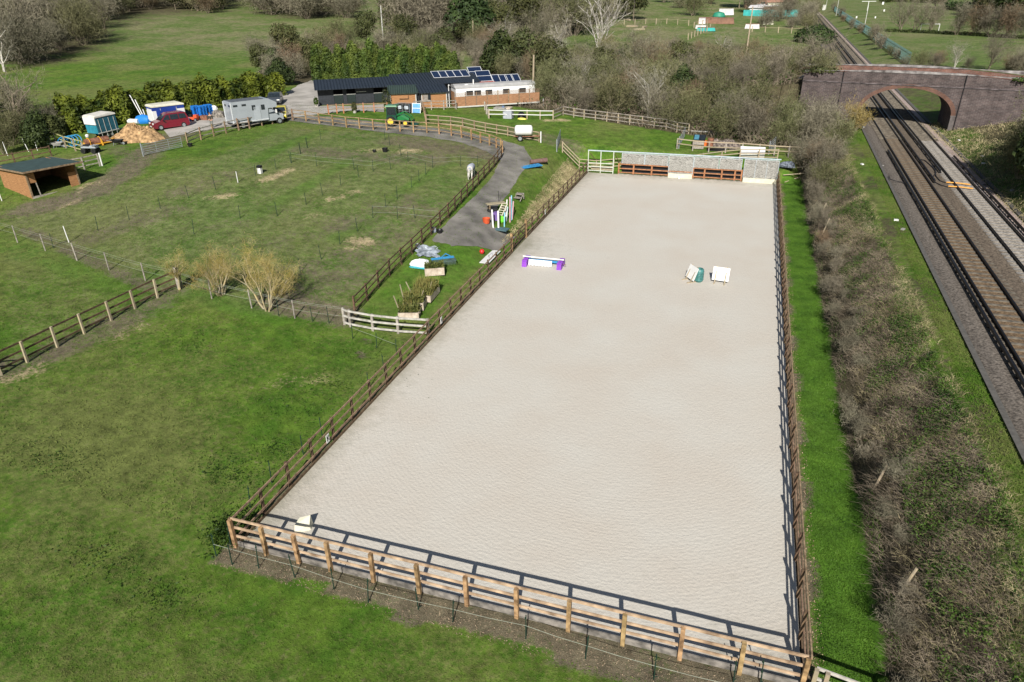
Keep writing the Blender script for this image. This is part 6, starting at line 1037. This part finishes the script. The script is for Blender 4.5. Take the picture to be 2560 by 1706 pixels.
# ---------------------------------------------------------------- stored jumps beside the track
pink=M('pole_pink',(.60,.36,.40),.5,.12); mint=M('pole_mint',(.40,.62,.56),.5,.12,1.2,c2=(.7,.72,.7))
o1=(1180,460,.102); pz=[((520,1080),(488,630),white_pt,.07,'white post nearest the track in the jump store'),((650,1105),(640,660),white_pt,.08,'front white post of the jump store'),((792,1055),(798,700),lblue,.055,'short white and blue pole right of the front posts'),((840,920),(875,560),mint,.05,'mint green pole in the middle of the jump store'),((830,800),(860,385),white_pt,.06,'tall white pole behind the mint one'),((822,760),(825,535),white_pt,.05,'short white pole behind the cream ladder'),((930,945),(932,320),pink,.06,'tall pole fading from mint to pink at its foot'),((965,890),(968,285),lblue,.055,'tallest pale blue pole of the jump store'),((985,880),(1015,425),pink,.055,'pink pole at the right end of the jump store')]
for b_,tp,m_,r,lab in pz:
    p=W(o1[0]+b_[0]*o1[2],o1[1]+b_[1]*o1[2]); n=Vector(ray(o1[0]+tp[0]*o1[2],o1[1]+tp[1]*o1[2])); k=(p.y+.25)/n.y; q=Vector((n.x*k,n.y*k,H+n.z*k)); o=MB().tube((0,0,0),q-p,r,r,9).build('jump_pole',m_); o.location=p; tag(o,lab,'pole','jump poles stored upright by the track')
p=W(1247,545); t=thing('ladder_rack','cream slatted rack leaning among the stored jump poles','rack',p,.5); mb=MB(); mb.bar((-.3,0,0),(.5,.9,1.0),.06); mb.bar((.1,-.3,0),(.9,.6,1.0),.06); [mb.bar(Vector((-.3,0,0)).lerp(Vector((.5,.9,1.0)),s),Vector((.1,-.3,0)).lerp(Vector((.9,.6,1.0)),s),.1,.03) for s in(.1,.25,.4,.55,.7,.85,1)]; mb.build('slats',cream,t)
p=W(1240,528); t=thing('picnic_bench','weathered wooden bench top beside the stored jump poles','bench',p,.65); MB().box((0,0,.7),(1.7,.55,.06)).build('bench_top',wood_pale,t); [MB().bar((x,y,0),(x*.9,y*.5,.68),.07).build('leg',wood_mid,t) for x in(-.65,.65) for y in(-.3,.3)]
for lab,px in(('black tyre nearest the track by the bench',(1227,530)),('black tyre under the bench end',(1236,527))): o=MB().lathe([(.18,-.09),(.30,-.1),(.34,0),(.30,.1),(.18,.09)],n=18).build('tyre',rubber,smooth=True); o.location=W(*px)+Vector((0,0,.12)); tag(o,lab,'tyre','black tyres by the bench')
bucket('orange red muck tub beside the gravel track',(1216,558),.33,.42,orp,'muck_tub','tub',None); p=W(1241,550); o=MB().box((0,0,.35),(.5,.5,.7),tp=.8).build('jump_block',M('purple_dull',(.16,.10,.30),.5,.2)); o.location=p; tag(o,'dull purple jump block between the two front white posts','jump block'); lump('green_toy','lime green plastic item among the stored jumps','plastic item',(1254,555),(.6,.4,.5),M('lime_plastic',(.15,.55,.03),.5,.1),13)
o=MB().box((0,0,.04),(2.0,.8,.07)).build('rubber_mat',M('mat_blue_grey',(.07,.13,.15),.7,.2)); o.location=W(1243,573); o.rotation_euler=(0,0,-.1); tag(o,'blue grey mat under the front white posts of the jump store','mat')
p=W(1297,500); t=thing('mounting_step','grey wooden step standing alone on the grass','step',p,-.1); MB().box((0,.25,.5),(.65,.5,.08)).build('top_tread',wood_grey,t); MB().box((0,-.25,.28),(.65,.45,.06)).build('lower_tread',wood_grey,t); mb=MB(); [mb.bar((x,-.45,0),(x,.45,.55),.06) for x in(-.32,.32)]; [mb.bar((x,.45,0),(x,.45,.55),.06) for x in(-.32,.32)]; mb.build('frame',wood_grey,t)
pole('garden_post','thin dark post at the grass edge of the gravel track',(1247,508),1.1,.02,.02,black_pl)
a=W(1326,411); t=MB().lathe([(0,0),(.22,0),(.24,1.9),(0,1.9)],(0,0,.24),14,'x').build('log_roll',M('roll_brown',(.17,.10,.085),.8,.25,4,.3),smooth=True); t.location=a; t.rotation_euler=(0,0,heading(a,W(1362,413))); tag(t,'dark brown rolled mat or log on the grass right of the track','roll')
a=W(1310,424); t=thing('frame_stack','blue metal frames lying flat on the grass below the brown roll','frames',a,heading(a,W(1350,426))); mb=MB(); L=2.0
for k in range(3):
    x0=k*.72; [mb.bar((x0,y,.12+.03*k),(x0+.66,y,.12+.03*k),.06) for y in(0,.45,.9)]; [mb.bar((x0+x,0,.12+.03*k),(x0+x,.9,.12+.03*k),.06) for x in(0,.33,.66)]; mb.box((x0+.33,.45,.09),(.6,.8,.02))
mb.build('frame',bluep,t)
# ---------------------------------------------------------------- behind the mirrors
a=W(1733,372); t=thing('cold_frame','timber box with two blue glass lids behind the two rail fence','cold frame',a,heading(a,W(1755,374))); MB().box((.55,.4,.45),(1.15,.8,.9)).build('box',wood_grey,t); MB().box((.55,.55,1.15),(1.35,1.0,.05),rx=.5).build('lid_frame',black_pl,t); [MB().box((x,.53,1.19),(.52,.8,.03),rx=.5).build('glass_lid',M('glass_blue',(.07,.20,.27),.1,.2,spec=.8) if x<.5 else glassd,t) for x in(.24,.86)]
bucket('bright orange tub beside the cold frame',(1760,366),.35,.6,M('orange_plastic',(.70,.16,.03),.5,.1),'plastic_tub','tub',None); o=MB().lathe([(0,0),(.34,0),(.36,.3),(.34,.6),(.36,.85),(.34,.9),(0,.9)],n=16).build('oil_drum',rustm,smooth=True); o.location=W(1775,366); tag(o,'rusty red oil drum beside the black scrap heap','drum')
heap('rubble_heap','black heap of rubber and rubble behind the two rail fence','scrap heap',W(1812,366),2.1,1.1,.8,M('rubble_dark',(.03,.028,.028),.8,.8,4,.7,c2=(.16,.13,.11),det=8),0,5,28,.3); lump('black_sheeting','crumpled black sheeting in the grass at the foot of the scrub','sheeting',(1790,336),(2.2,.8,.4),M('black_sheet',(.02,.024,.032),.35,.4),15,rz=-.2)
for i,(u,v,L,r) in enumerate([(1750,330,2.2,.1),(1762,332,1.9,-.1)]): o=MB().box((0,0,.08),(L,.16,.05)).build('plank',trimw); o.location=W(u,v); o.rotation_euler=(0,0,r); tag(o,('upper','lower')[i]+' pale plank lying in the grass left of the black sheeting','plank','pale planks below the scrub')
o=MB().box((0,0,.12),(2.2,.7,.2)).build('black_tray',black_pl); o.location=W(1792,377); tag(o,'long black tray lying on the grass in front of the rubble pen fence','tray')
a=W(1850,394); rz=heading(a,W(1910,397)); t=thing('water_trough','long white trough box standing behind the arena mirrors','trough',a,rz); MB().add([(0,0,0),(2.5,0,0),(2.5,.75,0),(0,.75,0),(-.03,-.03,.5),(2.53,-.03,.5),(2.53,.78,.95),(-.03,.78,.95)],[(3,2,1,0),(0,1,5,4),(1,2,6,5),(2,3,7,6),(3,0,4,7)]).build('body',trimw,t); MB().add([(-.05,-.08,.50),(2.55,-.08,.50),(2.55,.85,1.0),(-.05,.85,1.0),(-.05,-.08,.55),(2.55,-.08,.55),(2.55,.85,1.05),(-.05,.85,1.05)],[(3,2,1,0),(4,5,6,7),(0,1,5,4),(1,2,6,5),(2,3,7,6),(3,0,4,7)]).build('lid',white_pt,t)
for i,(a,b) in enumerate([((1956,434),(2012,430)),((1957,445),(2012,442)),((1962,458),(1998,447))]): p=W(*a);q=W(*b); o=MB().tube((0,0,.5-.2*i),q-p+Vector((0,0,.55-.2*i)),.05,n=7).build('loose_pole',wood_pale); o.location=p; tag(o,'%s pale pole lying past the far right arena corner'%('upper','middle','lower')[i],'pole','pale poles past the far right arena corner')
lump('rubbish_heap','dark rubbish heap behind the far right corner of the mirrors','rubbish heap',(1969,418),(1.6,.8,.6),M('rubbish',(.03,.035,.05),.6,.9,4,.5,c2=(.12,.14,.17)),17)
# clutter under the orange fence
o=MB().box((0,0,.5),(1.15,.9,1.0)).build('plastic_cube_tank',M('cube_grey',(.36,.38,.42),.5,.1)); o.location=W(1271,296); tag(o,'pale grey cube tank behind the whitish two rail fence','tank'); lump('feed_bin','dark rounded bin right of the grey cube tank','bin',(1303,295),(1.0,.8,.7),black_pl,19)
for i,(u,v,w,c_) in enumerate([(1251,272,1.6,lblock),(1270,272,1.0,plm)]): o=MB().box((0,0,.1),(w,1.2,.18)).build('paving_slab',c_); o.location=W(u,v); tag(o,('grey','tan')[i]+' slab against the foot of the orange garden fence','slab')
o=MB().lathe([(0,0),(.16,0),(.18,.4),(0,.42)],n=12).build('gas_bottle',M('bottle_blue',(.12,.2,.36),.5,.1)); o.location=W(1258,273); tag(o,'small blue bottle standing on the slab by the orange fence','bottle'); lump('yellow_bag','yellow bag lying under the dark rounded bin','bag',(1305,299),(1.1,.5,.2),M('yellow_plastic',(.65,.60,.10),.5,.1),21)
# ---------------------------------------------------------------- loose posts along the bank
for i,(px,h,l) in enumerate([((2048,545),1.3,(.35,.1)),((2052,590),1.4,(.4,.1)),((2183,1222),1.1,(.3,.2)),((2230,1505),1.3,(.5,.35))]): pole('leaning_post','old leaning wooden post among the brambles, %s from the far end'%nth(i),px,h,.05,.05,wood_pale,lean=l,group='leaning posts on the railway bank')
# ---------------------------------------------------------------- beyond
for i,(px,h,lab) in enumerate([((1862,160),10.5,'tall pale telegraph pole rising from the scrub left of the railway'),((958,100),7.5,'white telegraph pole on the hillside above the bamboo'),((1183,118),5.5,'short grey telegraph pole among the bushes behind the stables'),((1332,250),6.,'wooden pole at the right end of the mobile home')]): pole('telegraph_pole',lab,px,h,.16,.12,wood_pale if i!=1 else trimw,'telegraph pole',(.15,0),'telegraph poles')
for i,(u,v,h) in enumerate([(2064,24,6),(2090,40,10),(2160,73,7)]): pole('light_pole','slim pale light pole beside the palisade fence, %s from the left'%nth(i),(u,v),h,.13,.09,trimw,'pole',group='slim pale poles right of the railway')
p=W(2059,26); o=MB().box((0,0,1.4),(1.6,.8,2.8)).build('signal_cabinet',trimw); o.location=p; tag(o,'white trackside cabinet far along the right of the railway','cabinet')
# palisade fence, vertical pales
pal_m=M('palisade_green',(.10,.20,.19),.5,.2); pp=[W(2272,163),W(2215,122),W(2175,92),W(2130,62),W(2085,28)]; o0=pp[0]; t=thing('palisade_fence','blue green steel palisade fence right of the railway beyond the bridge','fence',o0); mb=MB(); mr_=MB()
for a,b in zip(pp,pp[1:]):
    L=(b-a).length; n=int(L/.8)
    for i in range(n): q=a.lerp(b,i/n); q.z=Tz(q.x,q.y); mb.box(q-o0+Vector((0,0,1.1)),(.28,.05,2.3),heading(a,b))
    for z in(.4,1.8): mr_.bar(a-o0+Vector((0,0,z)),b-o0+Vector((0,0,z)),.06)
mb.build('pales',pal_m,t); mr_.build('rail',pal_m,t)
for i,(u,v,k,s) in enumerate([(2262,165,'grey',.45),(2240,148,'grey',.5),(2222,138,'olive',.5),(2205,122,'grey',.9),(2190,112,'tall',.75),(2178,100,'olive',.8),(2150,84,'red',.7),(2130,72,'grey',.8),(2108,55,'red',.8),(2100,42,'grey',1.0),(2085,28,'grey',1.1)]): plant(k,W(u,v),sc=s,label='%s along the palisade fence, %s from the bridge'%(LOOK[k],nth(i)),group='bushes along the palisade fence')
for i,(u,v,k,s) in enumerate([(2298,168,'olive',.75),(2345,165,'red',.8),(2330,168,'grey',.7),(2385,172,'pale',.85),(2420,170,'grey',.5),(2470,176,'tall',.85),(2520,180,'red',.8),(2545,185,'grey',.9),(2560,178,'grey',1.0)]): plant(k,W(u,v),sc=s,label='%s just behind the right half of the bridge, %s from the left'%(LOOK[k],nth(i)),group='trees just behind the bridge')
for i,(u,v,s) in enumerate([(2250,80,1.5),(2286,82,1.25),(2322,84,1.5),(2390,88,1.6),(2436,90,1.4),(2475,93,1.5),(2520,96,1.4),(2548,97,1.4),(2580,98,1.5)]): plant('tall' if i<3 else ('red','grey')[i%2],W(u,v),sc=s*(.95 if i<3 else 1.35),label='%s across the playing field, %s from the left'%('wind shaped bare tree' if i<3 else 'russet bare tree',nth(i)),group='row of trees across the playing field')
zone([(2440,40),(2560,52),(2640,50),(2640,8),(2480,6)],9,{'ever':4,'ivy':1.5},2.3,'in the dark wood at the top right','dark wood at the top right corner',21,grow=.1,rows=3,maxn=40)
hedge('dark hedge running left from the dark wood at the top right',[(2362,24),(2400,27),(2445,34)],4,5,1800,lf_dark,41,1.0); hedge('low dark hedge at the far top of the playing field',[(2200,8),(2240,5),(2300,7),(2355,10)],3,5,1800,lf_olive,42,1.0); hedge('thin dark hedge under the row of trees in the playing field',[(2215,80),(2300,83),(2400,88),(2560,98)],.9,1.4,2600,lf_dark,43,.35)
zone([(2330,20),(2362,22),(2365,2),(2330,2)],10,{'tall':2,'red':1},1.6,'beyond the playing field','trees at the far end of the playing field',22,rows=1,maxn=4)
mb=None
for i,(u,v,w,h) in enumerate([(2168,27,7,4.5),(2322,82,5,2.4)]):
    a=W(u,v); t=thing('goal_frame',('tall white goal frame far off on the playing field','white goal frame half hidden by the row of trees')[i],'goal',a); mb=MB(); mb.bar((-w/2,0,h),(w/2,0,h),.22); mb.bar((0,0,0),(0,0,h),.25) if i==0 else [mb.bar((x,0,0),(x,0,h),.15) for x in(-w/2,w/2)]; mb.build('posts',white_pt,t)
for i,(u,v,s) in enumerate([(2207,12,1.6),(2210,29,1.0),(2141,46,.8),(2188,46,.7)]): o=MB().box((0,0,s/2),(s*.7,.3,s)).build('field_marker',white_pt); o.location=W(u,v); tag(o,'small white marker on the playing field, %s from the top of the picture'%nth(i),'marker','white markers on the playing field')
# allotments
shedc=[('shed_cream',(.50,.50,.38)),('shed_white',(.62,.60,.60)),('shed_turquoise',(.04,.36,.34)),('shed_blue',(.12,.28,.50)),('shed_brown',(.22,.12,.08)),('shed_rust',(.42,.22,.15))]; SM={n:M(n,c,.8,.2,1) for n,c in shedc}
for lab,u,v,w,d,h,wm,rm in [('cream hut with rust topped roof at the right of the allotment huts',1947,33,8,5,4.2,'shed_cream','shed_rust'),('low white roofed hut in front of the brown allotment hut',1917,33,7,4,2.6,'shed_brown','shed_white'),('brown hut with white flat roof behind the cream one',1932,22,6,5,3.4,'shed_brown','shed_white'),('blue hut at the back of the allotments',1922,14,5,4,3.6,'shed_blue','shed_white'),('small rust coloured hut left of the blue hut',1913,15,2.5,3,3.4,'shed_rust','shed_rust'),('open fronted hut with a pale sloping roof at the left of the allotments',1893,22,9,5,3.8,'shed_brown','shed_cream'),('small white hut in front of the open fronted one',1888,40,4,3,3,'shed_white','shed_white')]:
    a=W(u,v); t=thing('allotment_hut',lab,'hut',a,random.uniform(-.15,.15),group='ramshackle allotment huts'); MB().box((0,d/2,h*.4),(w,d,h*.8)).build('wall',SM[wm],t); mb=MB(); slabroof(mb,-w/2-.4,w/2+.4,-.5,h*.8,d+.4,h,.15); mb.build('roof',SM[rm],t); MB().box((w*.2,-.04,h*.33),(w*.18,.06,h*.55)).build('door',interior,t)
o=MB().box((0,0,1.0),(17,.2,2.0)).build('sheet_fence',SM['shed_turquoise']); o.location=W(1925,42); tag(o,'turquoise sheet fence in front of the allotment huts','fence')
a=W(1796,52); o=MB().lathe([(0,0),(1.5,.2),(2.0,1.2),(1.5,2.2),(0,2.6)],n=14).build('water_tank',M('tank_green',(.03,.24,.15),.5,.1),smooth=True); o.location=a; tag(o,'rounded green tank in the allotments','tank')
for i,(u,v,w,h,c_) in enumerate([(1770,58,6,1.5,'shed_brown'),(1755,60,2,1.5,'shed_white'),(1805,60,7,1.6,'shed_brown'),(1815,38,5,1.8,'shed_white'),(1765,78,5,.9,'shed_turquoise'),(1752,72,3,.8,'shed_white'),(1880,72,4,1.2,'shed_white'),(1920,62,3,1.5,'shed_cream')]): 
    t=thing('allotment_bin','%s low bin in the allotments, %s of the scattered bins from the left'%(c_[5:],nth(i)),'bin',W(u,v),group='scattered bins in the allotments'); MB().box((0,0,h/2),(w,1.5,h),tp=.9).build('body',SM[c_],t); MB().box((0,0,h+.05),(w*.95,1.5,.1)).build('lid',SM['shed_white' if i%2 else 'shed_brown'],t)
for k,(lab,pts) in enumerate([('post and wire fence slanting up through the allotments from the scrub',[(1720,100),(1760,82),(1775,76)]),('thin fence across the green allotment field',[(1560,62),(1660,60),(1740,66)]),('row of white posts along the near side of the allotment bins',[(1735,70),(1750,66),(1770,62)]),('fence along the near edge of the allotments by the tall pole',[(1880,80),(1930,82),(2030,86)])]):
    fence('allotment_fence',lab,spaced(pts,3.4),1.5,(1.3,),.2,.05,.05,.05,wood_pale,wood_pale,'fences in the allotments')
for i,(u,v) in enumerate([(1580,68),(1598,76),(1612,70),(1570,52)]): o=MB().box((0,0,.25),(3.2,.5,.4),rx=.2).build('timber_pile',wood_pale); o.location=W(u,v); o.rotation_euler=(0,0,i*.7); tag(o,'pale timber lying in the allotment field, %s from the left'%nth([1,2,3,0][i]),'timber','timber lying in the allotment field')
# small litter on the verges
for i,(u,v) in enumerate([(2240,552),(2257,575),(2155,412),(2205,416),(2159,320),(2455,392),(2458,410),(2530,478),(2397,352)]): o=MB().box((0,0,.05),(.3,.2,.1),rz=i).build('stone',lblock if i%2 else white_pt); o.location=W(u,v) if i<4 else Vector(G(u,v,3.6)) if False else W(u,v); tag(o,'small white stone on the railway verge, %s from the top'%nth([7,8,4,5,0,2,3,6,1][i]),'stone','small white stones on the railway verges')
for lab,px in(('ivy clump on the right end of the bridge parapet',(2545,197)),('moss and ivy on the left end of the bridge parapet',(2062,178))):
    p=Vector(A_)+Matrix.Rotation(math.atan2(-2.08,9.19),3,'Z')@Vector((16 if px[0]>2300 else -5.5,.3,9.2)); t=leaf_thing('ivy_clump',lab,'ivy',px[0],[(0,0,.2,1.0,.5),(1.4,0,.1,.9,.4),(-1.2,0,.0,.8,.4)],1100,.16,lf_bright if px[0]>2300 else lf_olive,bark); t.location=p
# drop the source plants that were only copied from
for L in PROT.values():
    for r in L:
        for c in [c for c in bpy.data.objects if c.parent==r]: bpy.data.objects.remove(c)
        bpy.data.objects.remove(r)
